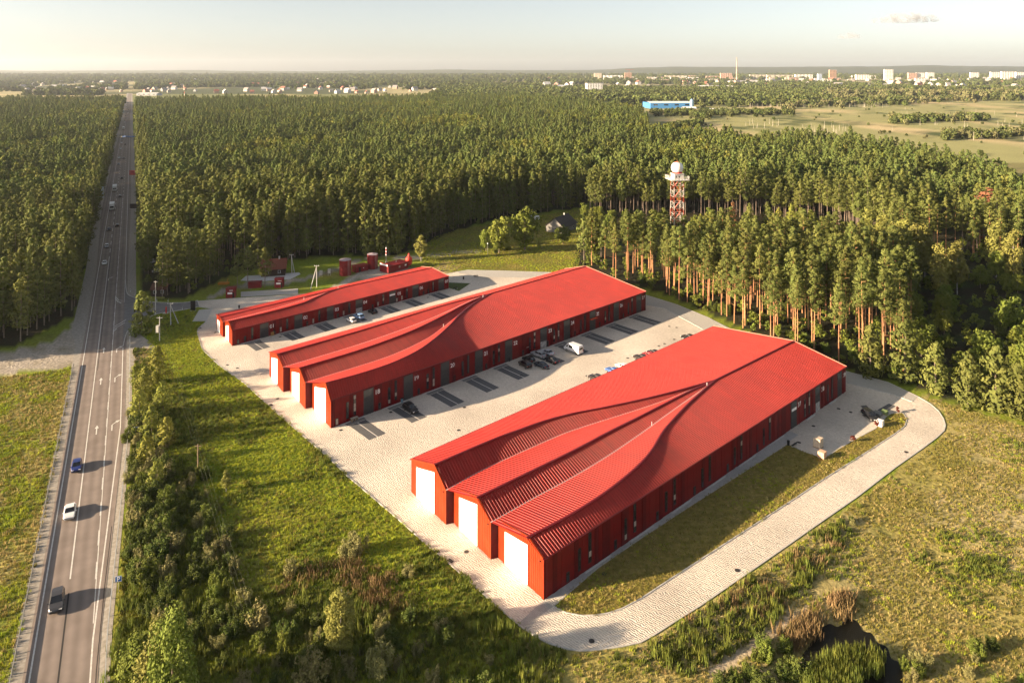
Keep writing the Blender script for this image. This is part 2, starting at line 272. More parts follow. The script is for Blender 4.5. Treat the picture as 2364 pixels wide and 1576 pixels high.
tri = P([(1036,652.4),(1086.5,654.3),(1059.4,672.3),(1036,665)]); sheet('lawn', tri, .10, mat('lawn_dark',(.06,.085,.022),.95,(.09,.11,.03),1.2,coord='World',bump=.8,bscale=3), 'green lawn triangle behind the lowest red building')
bay = P([(459.6,715.8),(490,713),(482,729.8),(475.7,741.7),(444,742.4)]); sheet('parking_bay', bay, .10, M_SLOPE)
for q in ([(1490,681),(1564,704),(1638,734.8),(1700,766),(1640,768),(1561.7,727.1),(1533.7,711.8),(1490,704)], [(1953.9,857.6),(2050.6,882.9),(2119,915.6),(2107,927.5),(2062.5,911),(1953.9,882.9)], [(1055,627.5),(1079,623.7),(1159,625.4),(1261,628.8),(1290,636),(1200,641),(1120,640),(1060,631)], [(556,686),(556,674),(688,666.5),(688,679)]):
    sheet('paved_slope', P(q), .11, M_SLOPE)
for q in ([(1490,704),(1533.7,711.8),(1561.7,727.1),(1623,760)], [(1953.9,882.9),(2062.5,911),(2107,927.5)]):
    struct('channel', ribbon(MB(), P(q), .5, .08, .16), M_KERB)
sheet('paving', P([(1196,1440),(1244,1395),(1258,1386),(1276,1400),(1250,1420),(1215,1458)]), .075, cobble('cobbles_fine',(.36,.34,.31),(.42,.40,.36),1.6))
# ---------------------------------------------------------------- main road
def asphalt(name, c1, c2):
    m = mat(name, c1, .85, c2, .35, 5, bump=.15, bscale=30, coord='World', spec=.25); t = m.node_tree; n = t.nodes; l = t.links; b = n['Principled BSDF']
    g = n.new('ShaderNodeNewGeometry'); sp = n.new('ShaderNodeSeparateXYZ'); l.new(g.outputs['Position'],sp.inputs[0])
    a = n.new('ShaderNodeMath'); a.operation='MULTIPLY_ADD'; a.inputs[1].default_value=.535; l.new(sp.outputs[1],a.inputs[0]); l.new(sp.outputs[0],a.inputs[2])
    si = n.new('ShaderNodeMath'); si.operation='MULTIPLY'; si.inputs[1].default_value=3.4; l.new(a.outputs[0],si.inputs[0]); sn = n.new('ShaderNodeMath'); sn.operation='SINE'; l.new(si.outputs[0],sn.inputs[0])
    mp = n.new('ShaderNodeMapRange'); mp.inputs['From Min'].default_value=-1; mp.inputs['To Min'].default_value=.86; mp.inputs['To Max'].default_value=1.1; l.new(sn.outputs[0],mp.inputs[0])
    src = b.inputs['Base Color'].links[0].from_socket; v = n.new('ShaderNodeVectorMath'); v.operation='SCALE'; l.new(src,v.inputs[0]); l.new(mp.outputs[0],v.inputs['Scale']); l.new(v.outputs[0],b.inputs['Base Color']); return m
M_ASPH = asphalt('asphalt',(.185,.15,.128),(.225,.185,.16)); M_SHOUL = mat('shoulder',(.34,.31,.27),.95,(.24,.215,.18),1.5,5,coord='World'); M_PAINT = mat('road_paint',(.62,.60,.56),.7,(.50,.48,.44),2,coord='World')
def rline(o0, o1=None, y0=60, y1=2600, n=40):
    o1 = o0 if o1 is None else o1; ys = [y0*(y1/y0)**(i/n) for i in range(n+1)]; return [Vector((ROADX(y, o0+(o1-o0)*(y-y0)/(y1-y0)), y, 0)) for y in ys]
edgeR = lambda Y: -5.5 if Y < 100 else (-5.5+2.9*min(1,(Y-100)/60))
ys = [60*(2600/60)**(i/70) for i in range(71)]
def wide(Y): return 0 if Y < 290 else 3.2*min(1,(Y-290)/120)*(1 if Y<700 else max(0,1-(Y-700)/300))
mb = MB(); ms = MB()
for a, b in zip(ys, ys[1:]):
    L = lambda Y: ROADX(Y,-14.4-wide(Y)); Q = lambda Y: ROADX(Y,edgeR(Y)+1.0+wide(Y)*.3)
    za, zb = terr(a), terr(b)
    mb.poly([(L(a),a,Z_ROAD+za),(Q(a),a,Z_ROAD+za),(Q(b),b,Z_ROAD+zb),(L(b),b,Z_ROAD+zb)])
    wl = lambda Y: 2.0 if Y < 215 else 4.2; wr_ = lambda Y: 1.6 if Y < 245 else 3.2
    ms.poly([(L(a)-wl(a),a,.02+za),(Q(a)+wr_(a),a,.02+za),(Q(b)+wr_(b),b,.02+zb),(L(b)-wl(b),b,.02+zb)])
struct('road', mb, M_ASPH, 'straight asphalt highway running to the horizon'); struct('road_shoulder', ms, M_SHOUL)
mk = MB(); zm = Z_ROAD+.006
ribbon(mk, rline(-13.5), .2, zm); ribbon(mk, rline(-9.75,None,112,300), .2, zm); ribbon(mk, rline(-5.6,-5.8,103,450), .13, zm)
ribbon(mk, [Vector((ROADX(y,edgeR(y)),y,0)) for y in (60,70,80,90,100,110,120,130,140,150,160,175,195,206)], .2, zm)
ribbon(mk, [Vector((ROADX(y,edgeR(y)),y,0)) for y in (246,260,280,300,400,600,900,1400)], .2, zm)
y = 112
while y < 900:
    ribbon(mk, rline(-5.7,None,y,y+4,2), .22, zm+.004); y += 8 if y < 300 else 14
y = 300
while y < 1200: ribbon(mk, rline(-9.75,None,y,y+7,2), .22, zm); y += 14
struct('road_marking', mk, M_PAINT, 'white lane lines on the highway')
tar = MB(); ribbon(tar, rline(-9.7,None,60,109,6), .22, Z_ROAD+.004); ribbon(tar, rline(-9.2,None,190,420,10), .14, Z_ROAD+.004); ribbon(tar,[Vector((ROADX(y,edgeR(y)+.75),y,0)) for y in (60,80,95,110,125)],.12,Z_ROAD+.004)
struct('road_joint', tar, mat('tar_joint',(.03,.027,.025),.8))
def arrow(parent_mb, p, d, kind, s=1.0, z=zm):      # painted lane arrow, straight or with a bend
    d = Vector(d).normalized(); q = Vector((d.y,-d.x,0)); T = lambda a,b: (p.x+d.x*a*s+q.x*b*s, p.y+d.y*a*s+q.y*b*s, z)
    if kind == 'straight': parent_mb.poly([T(0,-.12),T(0,.12),T(3,.12),T(3,-.12)]); parent_mb.poly([T(3,-.42),T(3,.42),T(4.6,0)])
    else: parent_mb.poly([T(0,-.12),T(0,.12),T(2.9,.12),T(2.9,-.12)]); parent_mb.poly([T(2.9,-.12),T(2.9,.12),T(4.0,.9),T(4.3,.8)]); parent_mb.poly([T(3.6,.95),T(4.7,.65),T(4.7,1.7)])
rd = Vector((-.535,1,0))
for (x,y,k) in ((222,1003,'straight'),(258,994,'right'),(232,888,'straight'),(265,882,'right'),(239,815,'straight'),(269,814,'right'),(250,648,'right')):
    am = MB(); arrow(am, gp(x,y), rd, k); struct('road_arrow', am, M_PAINT)
# side road into the yard
sr = smoothpts(P([(268,738),(300,728),(345,717),(400,708),(452,700)]),5)
mb = MB(); n = len(sr)
sideL = smoothpts(P([(289,640),(292,672),(300,683),(330,693),(360,698),(420,699),(457,694)]),4); sideR = smoothpts(P([(284,800),(291,772),(302,758),(330,743),(362,725),(420,716),(460,708)]),4)
for i in range(len(sideL)-1): mb.poly([(*sideR[i].xy,.058),(*sideR[i+1].xy,.058),(*sideL[i+1].xy,.058),(*sideL[i].xy,.058)])
struct('side_road', mb, mat('asphalt_grey',(.15,.14,.135),.9,(.19,.18,.17),.6,5,coord='World'), 'grey side road leading into the yard')
kb = MB(); ribbon(kb, sideL, .25, .03, .16); ribbon(kb, sideR, .25, .03, .16); struct('side_road_kerb', kb, M_KERB)
hm = MB()
for pts in ([(262,755),(275,748),(291,738)],[(262,759),(276,752),(288,745)],[(262,765),(270,758)],[(266,684),(274,693),(283,694)],[(266,688),(272,697),(281,698)],[(267,692),(280,701)]): ribbon(hm, P(pts), .25, .068)
struct('hatch_marking', hm, M_PAINT)
sheet('lay_by', P([(289,800),(300,765),(316,766),(360,800),(352,815),(300,860),(288,860)]), .03, M_SHOUL)
# ================================================================ RED WORKSHOP BUILDINGS
def red(name, c, c2, rough, scale, spec=.14): return mat(name, c, rough, c2, scale, 4, spec=spec)
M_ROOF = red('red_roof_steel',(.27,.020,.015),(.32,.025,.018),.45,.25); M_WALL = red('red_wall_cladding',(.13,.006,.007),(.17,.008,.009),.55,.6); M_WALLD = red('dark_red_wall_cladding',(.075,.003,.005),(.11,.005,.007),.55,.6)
M_GABLE = red('sunlit_gable_cladding',(.24,.028,.007),(.27,.033,.009),.6,.5); M_TRIM = mat('dark_red_trim',(.13,.005,.008),.5); M_VERGE = mat('pale_verge_trim',(.55,.26,.18),.5)  # one paint: sun put into the gable colour, shade into the wall colour
M_GATE = mat('gate_grey',(.030,.033,.036),.55,(.042,.044,.046),1.5); M_TRANSOM = mat('gate_transom',(.06,.065,.065),.25,spec=.6); M_WIN = mat('window_frame',(.02,.016,.017),.5); M_GLASS = mat('window_glass',(.018,.02,.024),.08,spec=.8); M_BEIGE = mat('lit_pane_beige',(.42,.37,.30),.6,(.34,.30,.25),3); M_WHITE = mat('white_gate',(.82,.81,.79),.5,(.76,.75,.73),.8); M_SIGN = mat('white_sign',(.85,.84,.82),.5); M_GUT = mat('valley_gutter',(.42,.30,.28),.4)  # light reflected by some panes is put into this beige; planks share it
M_LIGHTC = mat('pale_concrete',(.58,.56,.53),.9,(.48,.46,.43),4)
def weather(m, k=.22):
    t = m.node_tree; n = t.nodes; l = t.links; b = n['Principled BSDF']; src = b.inputs['Base Color'].links[0].from_socket
    co = n.new('ShaderNodeTexCoord'); mp = n.new('ShaderNodeMapping'); mp.inputs['Scale'].default_value = (1.6,.10,.3); l.new(co.outputs['Object'],mp.inputs[0])
    z = n.new('ShaderNodeTexNoise'); z.inputs['Scale'].default_value = 1.0; z.inputs['Detail'].default_value = 6; z.inputs['Roughness'].default_value=.7; l.new(mp.outputs[0],z.inputs['Vector'])
    r = n.new('ShaderNodeMapRange'); r.inputs['From Min'].default_value=.3; r.inputs['From Max'].default_value=.7; r.inputs['To Min'].default_value=1-k; r.inputs['To Max'].default_value=1+k; l.new(z.outputs[0],r.inputs[0])
    v = n.new('ShaderNodeVectorMath'); v.operation='SCALE'; l.new(src,v.inputs[0]); l.new(r.outputs[0],v.inputs['Scale']); l.new(v.outputs[0],b.inputs['Base Color'])
    r2 = n.new('ShaderNodeMapRange'); r2.inputs['From Min'].default_value=.3; r2.inputs['From Max'].default_value=.7; r2.inputs['To Min'].default_value=.34; r2.inputs['To Max'].default_value=.52; l.new(z.outputs[0],r2.inputs[0]); l.new(r2.outputs[0],b.inputs['Roughness'])
for m_ in (M_ROOF,M_WALL,M_WALLD,M_GABLE): weather(m_)
def interp(cp):
    cp = sorted(cp); us = [c[0] for c in cp]
    def f(u):
        if u <= us[0]: return cp[0][1], cp[0][2]
        if u >= us[-1]: return cp[-1][1], cp[-1][2]
        i = max(k for k in range(len(us)-1) if us[k] <= u); t = (u-us[i])/(us[i+1]-us[i]); a = cp[max(i-1,0)]; b = cp[i]; c = cp[i+1]; d = cp[min(i+2,len(cp)-1)]
        out = []
        for k in (1,2):
            m1 = (c[k]-a[k])/max(c[0]-a[0],1e-6)*(c[0]-b[0]); m2 = (d[k]-b[k])/max(d[0]-b[0],1e-6)*(c[0]-b[0])
            out.append((2*t**3-3*t*t+1)*b[k]+(t**3-2*t*t+t)*m1+(-2*t**3+3*t*t)*c[k]+(t**3-t*t)*m2)
        return tuple(out)
    return f
def text_mesh(s, size):
    cu = bpy.data.curves.new('number', 'FONT'); cu.body = s; cu.size = size; cu.extrude = .02; cu.align_x = 'CENTER'; cu.offset = .012
    o = bpy.data.objects.new('tmp', cu); COL.objects.link(o); dg = bpy.context.evaluated_depsgraph_get(); me = bpy.data.meshes.new_from_object(o.evaluated_get(dg)); bpy.data.objects.remove(o); return me
def roof_slope(root, name, la, lb, ua, ub, U0, U1, rib=.60, rh=.075, m=M_ROOF):
    # standing-seam sheet between two roof lines; la, lb give (v, z) at u; every seam is real
    mb = MB(); n = max(1,int((U1-U0)/rib)); prof = [(0,0),(.70,0),(.77,1),(.94,1)]; pts = []
    for i in range(n+1):
        for fr, up in prof:
            t = (i+fr)/n
            if t > 1: break
            pts.append((t, up*rh))
    if pts[-1][0] < 1: pts.append((1,0))
    def at(t):
        u = U0+(U1-U0)*t; a = la(u); b = lb(u); ku = (U1-u)/(U1-U0) if U1 > U0 else 0
        return (u+ua*ku, a[0], a[1]), (u+ub*ku, b[0], b[1])
    k = 0
    for t, up in pts:
        A, Bp = at(t); mb.v += [(A[0],A[1],A[2]+up),(Bp[0],Bp[1],Bp[2]+up)]
    for i in range(len(pts)-1): mb.f.append((2*i,2*i+1,2*i+3,2*i+2)); mb.mi.append(0)
    o = mb.build(name, m, root); return o
def cap_line(root, name, f, u0, U0, U1, w, m, up=.10, h=.08, step=1.5):
    n = int((U1-U0)/step)+1; pts = []
    for i in range(n+1):
        u = U0+(U1-U0)*i/n; v, z = f(u); pts.append(Vector((u+u0*(U1-u)/(U1-U0), v, z)))
    mb = MB()
    sec = [(-w/2,-.06),(-w/2,.02),(0,h),(w/2,.02),(w/2,-.06)]
    for i, p in enumerate(pts):
        d = pts[min(i+1,n)]-pts[max(i-1,0)]; d.z = 0; d.normalize(); q = Vector((-d.y,d.x,0)); mb.v += [tuple(p+q*a+Vector((0,0,up+b))) for a,b in sec]
    for i in range(n):
        for j in range(4): mb.f.append((5*i+j,5*i+j+1,5*i+5+j+1,5*i+5+j)); mb.mi.append(0)
    mb.f.append((0,1,2,3,4)); mb.f.append(tuple(5*n+j for j in (4,3,2,1,0))); mb.mi += [0,0]
    return mb.build(name, m, root)
PANEL_CACHE = {}
def building(name, label, o, ang, L, fronts, eave, lines, merge, back, eL_back, gates, numbers, wins, pan=.95):
    """fronts: [(a_i, b_i, ridge fraction, ridge height)] from right to left in (u, v); lines: roof lines from right to left"""
    root = thing(name, label, 'building', (o[0],o[1],0), ang)
    eR = lambda u: (0.0-.12, eave+.02); b0 = fronts[-1][0]
    eLf = interp([(0,b0[1]+.12,eave),(L,eL_back[1]+.12,eave)])
    rl = [interp(c) for c in lines]
    ridge_after = interp([(merge[0],merge[1],merge[2]),(L,back[1],back[2])])
    def after(f): return lambda u: f(u) if u < merge[0] else ridge_after(u)
    rl = [after(f) for f in rl]
    starts = [c[0][0] for c in lines]
    roof_slope(root, 'roof_slope', eR, rl[0], -.15, starts[0]-.15, 0, L+.15)
    for i in range(len(rl)-1): roof_slope(root, 'roof_slope', rl[i], rl[i+1], starts[i]-.15, starts[i+1]-.15, 0, merge[0])
    roof_slope(root, 'roof_slope', rl[-1], eLf, starts[-1]-.15, b0[0]-.15, 0, L+.15)
    for i, f in enumerate(rl):
        if i % 2 == 0: cap_line(root, 'ridge_cap', f, starts[i]-.2, 0, L+.2 if i == 0 else merge[0], .5, M_TRIM)
        else: cap_line(root, 'valley_gutter', f, starts[i]-.1, 0, merge[0]-2, .35, M_GUT, .03, .03)
    cap_line(root, 'eave_trim', eR, -.2, 0, L+.2, .34, M_TRIM, -.02, .06, 8); cap_line(root, 'eave_trim', eLf, b0[0]-.2, 0, L+.2, .34, M_TRIM, -.02, .06, 8)
    mb = MB(); zb = back[2]; pr = [(L+.16,-.15,eave),(L+.16,back[1],zb),(L+.16,eL_back[1]+.15,eave)]
    for p, q in zip(pr,pr[1:]): mb.add([(p[0]-.12,p[1],p[2]+.10),(p[0]+.12,p[1],p[2]+.10),(q[0]+.12,q[1],q[2]+.10),(q[0]-.12,q[1],q[2]+.10),(p[0]-.12,p[1],p[2]+.2),(p[0]+.12,p[1],p[2]+.2),(q[0]+.12,q[1],q[2]+.2),(q[0]-.12,q[1],q[2]+.2)],[(0,3,2,1),(4,5,6,7),(0,1,5,4),(1,2,6,5),(2,3,7,6),(3,0,4,7)])
    mb.build('verge_trim', M_VERGE, root)
    # walls that are not split in the picture
    mb = MB(); mb.poly([(L,0,0),(L,eL_back[1],0),(L,eL_back[1],eave),(L,back[1],back[2]-.03),(L,0,eave)]); mb.build('rear_wall', M_WALL, root)
    mb = MB(); mb.poly([(L,eL_back[1],0),(b0[0],b0[1],0),(b0[0],b0[1],eave),(L,eL_back[1],eave)]); mb.build('side_wall', M_WALL, root)
    mb = MB(); mb.poly([(0,0.06,0),(L,0.06,0),(L,0.06,eave-.02),(0,0.06,eave-.02)]); mb.build('backing_wall', M_TRIM, root)
    # gable fronts
    for gi, (a, b, s, rz) in enumerate(fronts):      # a = left corner, b = right corner
        A = Vector((a[0],a[1],0)); Bv = Vector((b[0],b[1],0)); d = A-Bv; Lg = d.length; d.normalize(); nrm = Vector((-d.y,d.x,0))
        if nrm.x > 0: nrm = -nrm
        rp = Bv+(A-Bv)*(1-s); T = lambda w, z, out=0.0: tuple(Bv+d*w+nrm*out+Vector((0,0,z)))
        rw = Lg*(1-s)
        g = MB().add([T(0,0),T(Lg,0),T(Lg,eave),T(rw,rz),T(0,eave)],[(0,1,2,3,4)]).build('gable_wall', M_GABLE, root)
        top = lambda w: eave+(rz-eave)*(w/rw if w < rw else (Lg-w)/(Lg-rw))
        dw0, dw1 = rw+.12, Lg-.16*Lg; zt = lambda w: top(w)*.985-1.15
        bt = MB(); w = .45
        while w < Lg-.2:
            z0 = 0.0
            if dw0-.1 < w < dw1+.1: z0 = zt(w)+.15
            q = [T(w-.03,z0,.0),T(w+.03,z0,.0),T(w+.03,z0,.035),T(w-.03,z0,.035)]; h = top(w)-.06
            bt.add(q+[(p[0],p[1],h) for p in q],[(0,1,5,4),(1,2,6,5),(2,3,7,6),(3,0,4,7),(4,5,6,7)]); w += .5
        tag(bt.build('cladding_batten', M_GABLE, root), kind='stuff')
        dm = MB(); k = 5
        door = MB().add([T(dw0,.05,.05),T(dw1,.05,.05),T(dw1,zt(dw1),.05),T(dw0,zt(dw0),.05),T(dw0,.05,.0),T(dw1,.05,.0),T(dw1,zt(dw1),.0),T(dw0,zt(dw0),.0)],[(0,1,2,3),(0,4,5,1),(1,5,6,2),(2,6,7,3),(3,7,4,0)]).build('gable_gate', M_WHITE, root)
        for (w0,w1) in ((dw0-.12,dw0),(dw1,dw1+.12)): MB().add([T(w0,.03,.08),T(w1,.03,.08),T(w1,zt(w1)+.06,.08),T(w0,zt(w0)+.06,.08),T(w0,.03,0),T(w1,.03,0),T(w1,zt(w1)+.06,0),T(w0,zt(w0)+.06,0)],[(0,1,2,3),(0,4,5,1),(1,5,6,2),(2,6,7,3),(3,7,4,0)]).build('gate_jamb', M_GABLE, door)
        for k in range(1,5):
            z = zt(dw0)*k/5.2; MB().add([T(dw0+.02,z,.055),T(dw1-.02,z,.055),T(dw1-.02,z+.03,.055),T(dw0+.02,z+.03,.055)],[(0,1,2,3)]).build('gate_seam', mat('gate_seam_grey',(.68,.67,.65),.6) if 'gate_seam_grey' not in bpy.data.materials else bpy.data.materials['gate_seam_grey'], door)
        vt = MB()
        for (w0,z0),(w1,z1) in (((0,eave),(rw,rz)),((rw,rz),(Lg,eave))):
            vt.add([T(w0,z0+.02,.16),T(w1,z1+.02,.16),T(w1,z1+.18,.16),T(w0,z0+.18,.16),T(w0,z0+.02,-.1),T(w1,z1+.02,-.1),T(w1,z1+.18,-.1),T(w0,z0+.18,-.1)],[(0,1,2,3),(0,4,5,1),(1,5,6,2),(2,6,7,3),(3,7,4,0)])
        vt.build('verge_trim', M_GABLE, root)
        MB().tube([T(Lg*.06,eave-.7,.02),T(Lg*.06,eave-.7,.22)],.09,6).build('wall_lamp', M_WIN, root)
        if gi+1 < len(fronts):
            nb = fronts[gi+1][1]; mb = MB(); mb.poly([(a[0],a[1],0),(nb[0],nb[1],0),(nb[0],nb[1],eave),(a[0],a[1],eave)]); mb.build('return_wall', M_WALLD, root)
    # long wall in panels, gates and windows
    key = (round(eave,2), pan)
    if key not in PANEL_CACHE:
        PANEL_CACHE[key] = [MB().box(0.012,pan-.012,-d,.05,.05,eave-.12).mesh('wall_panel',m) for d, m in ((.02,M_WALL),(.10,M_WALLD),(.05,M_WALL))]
    pm = PANEL_CACHE[key]; n = int(L/pan); rr = random.Random(int(L*10))
    for i in range(n):
        u = L*i/n
        if any(g0-.1 < u+pan/2 < g1+.1 for g0,g1,_ in gates): continue
        p = link('wall_panel', pm[rr.choice((0,0,1,2))], root); p.location = (u,0,0); p.scale = (L/n/pan,1,1)
    for gi, (g0,g1,style) in enumerate(gates):
        gh = eave-.35; zs = [.05,1.1,2.15,3.2,gh*.72] ; gate = MB().box(g0,g1,-.03,.05,.03,gh).build('gate', M_GATE, root)
        for k in range(4):
            z0 = .08+k*(gh*.70)/4; z1 = z0+(gh*.70)/4-.04
            if style == 'open' and k < 2: continue
            MB().box(g0+.06,g1-.06,-.06,-.028,z0,z1).build('gate_panel', M_GATE, gate)
        MB().box(g0+.06,g1-.06,-.07,-.028,gh*.73,gh-.05).build('transom', M_TRANSOM, gate)
        if style == 'open': MB().box(g0+.15,g1-.15,-.045,-.029,.06,gh*.36).build('gate_opening', mat('lit_interior',(.45,.44,.42),.8,(.2,.2,.2),1.2), gate)
        if style == 'canopy': MB().box(g0-.1,g1+.1,-.75,-.08,gh*.60,gh*.60+.25).build('canopy', mat('canopy_orange',(.55,.07,.03),.6), gate)
        if style == 'sign': MB().box(g0+.2,g1-.3,-.13,-.08,gh*.66,gh*.66+.55).build('sign_board', M_SIGN, gate)
    for s, u in numbers:
        me = text_mesh(s, 1.45); me.materials.clear(); me.materials.append(M_SIGN); q = link('number_sign', me, root, (u,-.13,eave-2.15)); q.rotation_euler = (R(90),0,0); q['label'] = 'white number '+s
        MB().box(u-.05,u+.05,-.3,-.1,eave-.62,eave-.5).build('wall_lamp', M_WIN, root)
    for k in range(int(L/11.45)+1):
        u = .5+11.45*k
        if not any(g0-.3 < u < g1+.3 for g0,g1,_ in gates): MB().tube([(u,-.2,.1),(u,-.2,eave-.15)],.055,6).build('downpipe', M_TRIM, root)
    for u in (merge[0]*.62, merge[0]-3.5): v_, z_ = rl[1](u) if u < merge[0] else ridge_after(u); MB().tube([(u,v_,z_),(u,v_,z_+.9)],.05,5).build('lightning_rod', M_SIGN, root)
    wr = random.Random(5)
    for (u,z0,z1,lit) in wins:
        wf = MB().box(u-.34,u+.34,-.13,.04,z0,z1).build('window', M_WIN, root); k = max(1,int((z1-z0)/.9)); hh = (z1-z0-.1)/k
        for j in range(k):
            MB().box(u-.26,u+.26,-.15,-.128,z0+.06+j*hh,z0+j*hh+hh-.02).build('pane', M_BEIGE if wr.random() < lit else M_GLASS, wf)
    return root
EB = 6.24
def px_building(p0, p1):
    a = gp(*p0); b = gp(*p1); return a, math.atan2(b.y-a.y,b.x-a.x), (b-a).length
oC, aC, LC = px_building((1255.1,1384.7),(1952.3,904)); oB, aB, LB = px_building((763.7,988.4),(1490.1,716.1)); oA, aA, LA = px_building((536,798.9),(1035.7,666.2))
def loc3(o, a, u, v, z=0): return Vector((o[0]+u*math.cos(a)-v*math.sin(a), o[1]+u*math.sin(a)+v*math.cos(a), z))
# nearest building, gates 37-39
C_l = [[(.08,3.7,7.6),(9.4,3.0,7.75),(18.6,3.1,7.95),(28,4.2,8.15),(34.3,5.75,8.25),(41.2,8.3,8.4),(47,9.85,8.5),(54.8,11.6,8.65),(64,13.2,8.83),(68.2,13.9,8.9)],
       [(-.33,11.95,6.3),(9.5,11.7,6.61),(18,11.2,6.94),(28,11.15,7.33),(39.2,11.7,7.77),(46.7,12.3,8.07),(57,13.05,8.47),(64.6,13.55,8.75),(68.2,13.9,8.9)],
       [(-.04,15.9,8.4),(10,15.55,8.47),(22,15.1,8.56),(32.7,15.1,8.64),(41.8,14.9,8.71),(50,14.8,8.77),(59.2,14.6,8.84),(68.2,13.95,8.9)],
       [(-.4,24.0,6.3),(6.9,24.3,6.51),(12.7,24.0,6.74),(23.2,23.0,7.15),(29.7,22.1,7.4),(45.7,18.0,8.03),(52.4,16.5,8.29),(61.4,15.1,8.64),(68.2,14.0,8.9)],
       [(-.06,28.1,8.9),(14,27.75,8.9),(21,27.0,8.9),(26,26.4,8.9),(32.4,24.8,8.9),(39.2,22.25,8.9),(46.9,19.6,8.9),(53.8,17.55,8.9),(61.4,15.6,8.9),(68.2,14.05,8.9)]]
winC = []
for k in range(6):
    b = 5.2+11.45*k; winC += [(b,.35,1.9,.1),(b+2.6,.8,4.4,.12),(b+5.1,1.0,5.8,.05)]
winC += [(83.5,.8,4.8,.1),(85.6,.8,5.8,.1),(95.2,.8,4.8,.1),(97.4,.8,5.8,.1)]
bC = building('workshop_building','nearest red workshop with three white gable gates and rear gates 37 to 39', oC, aC, LC,
    [((.93,11.68),(0,0),.351*1.0+.33,7.6),((.9,23.76),(-.26,12.14),.67,8.4),((.47,36.56),(-.42,24.26),.70,8.9)], EB, C_l, (68.2,13.95,8.9), (LC,13.5,8.75), (LC,37.6),
    [(77.1,79.75,'sign'),(88.6,91.2,'open'),(100.4,102.9,'')], [('37',80.75),('38',92.4),('39',104.1)], winC)
# middle building, gates 18-27
B_l = [[(.34,2.77,9.15),(8.2,1.7,9.25),(17.1,1.6,9.35),(25.8,3.35,9.45),(33.5,6.7,9.48),(43.5,12.5,9.43),(49.9,16.8,9.4),(58.9,21.7,9.35),(69.6,26.1,9.3)],
       [(.13,12.4,6.3),(13.6,10.8,6.84),(22.8,10.2,7.24),(34.6,11.9,7.76),(42.5,15.0,8.11),(52,19.4,8.52),(59.5,23.0,8.85),(69.6,26.15,9.3)],
       [(.52,16.3,8.35),(16.2,15.2,8.8),(32.2,16.2,9.21),(46.2,19.9,9.24),(58.7,23.9,9.27),(69.6,26.2,9.3)],
       [(.1,24.3,6.3),(6.8,23.6,6.54),(20.5,22.4,7.14),(36.5,22.5,7.84),(49,23.7,8.39),(60.6,25.7,8.9),(69.6,26.25,9.3)],
       [(.4,28.46,8.11),(23.5,27.7,8.51),(40.3,28.0,8.79),(52.4,28.0,9.0),(61.4,27.4,9.16),(69.6,26.3,9.3)]]
gB = [8.36,19.52,30.75,41.94,52.7,66.3,76.2,87.9,99.4,111.1]; nB = [12.02,23.12,34.4,45.7,56.5,70.3,79.9,91.6,103.2,114.8]
winB = []
for k, g in enumerate(gB):
    lit = .65 if k == 0 else (.15 if k < 3 else .06); winB += [(g-6.9,.35,1.8,lit),(g-4.2,.8,4.6,lit),(g-2.35,1.0,5.7,lit)]
winB = [w for w in winB if w[0] > .8]
bB = building('workshop_building','middle and longest red workshop numbered 18 to 27', oB, aB, LB,
    [((1.53,12.01),(0,0),.765,9.15),((1.6,23.94),(.01,12.35),.655,8.33),((1.6,35.82),(.04,24.33),.62,8.1)], EB, B_l, (69.6,26.2,9.3), (LB,26.7,9.3), (LB,36.9),
    [(g,g+2.68,'open' if k == 5 else ('canopy' if k == 7 else '')) for k,g in enumerate(gB)], [(str(18+k),u) for k,u in enumerate(nB)], winB)
# farthest, lowest building, gates 01-07
EA = 4.6
A_l = [[(.46,3.75,6.1),(11,3.6,6.02),(24.3,4.75,5.93),(30.2,7.2,5.89),(39.1,10.3,5.83),(44,10.9,5.8)],
       [(.9,8.95,4.62),(14,8.8,4.85),(26,9.3,5.25),(36,10.3,5.55),(44,10.95,5.8)],
       [(.93,12.2,5.0),(14,11.9,5.2),(26,11.4,5.46),(36,11.2,5.62),(44,11.0,5.8)]]
gA = [8.32,19.34,30.14,40.9,54.0,63.7,75.1]; nA = [12.06,23.0,33.96,44.5,58.1,67.5,78.9]
winA = []
for k, g in enumerate(gA):
    lit = .45 if k < 2 else .2; winA += [(g-6.6,.3,1.6,lit),(g-4.5,.5,2.0,lit),(g-2.4,.7,4.0,lit)]
bA = building('workshop_building','lowest and farthest red workshop numbered 01 to 07, beside the tanks', oA, aA, LA,
    [((1.34,8.92),(0,0),.585,6.1),((1.85,16.75),(.76,8.93),.58,5.0)], EA, A_l, (44,10.95,5.8), (LA,10.3,5.6), (LA,16.8),
    [(g,g+2.65,'open' if k == 3 else ('sign' if k == 4 else '')) for k,g in enumerate(gA)], [('%02d'%(k+1),u) for k,u in enumerate(nA)], winA)
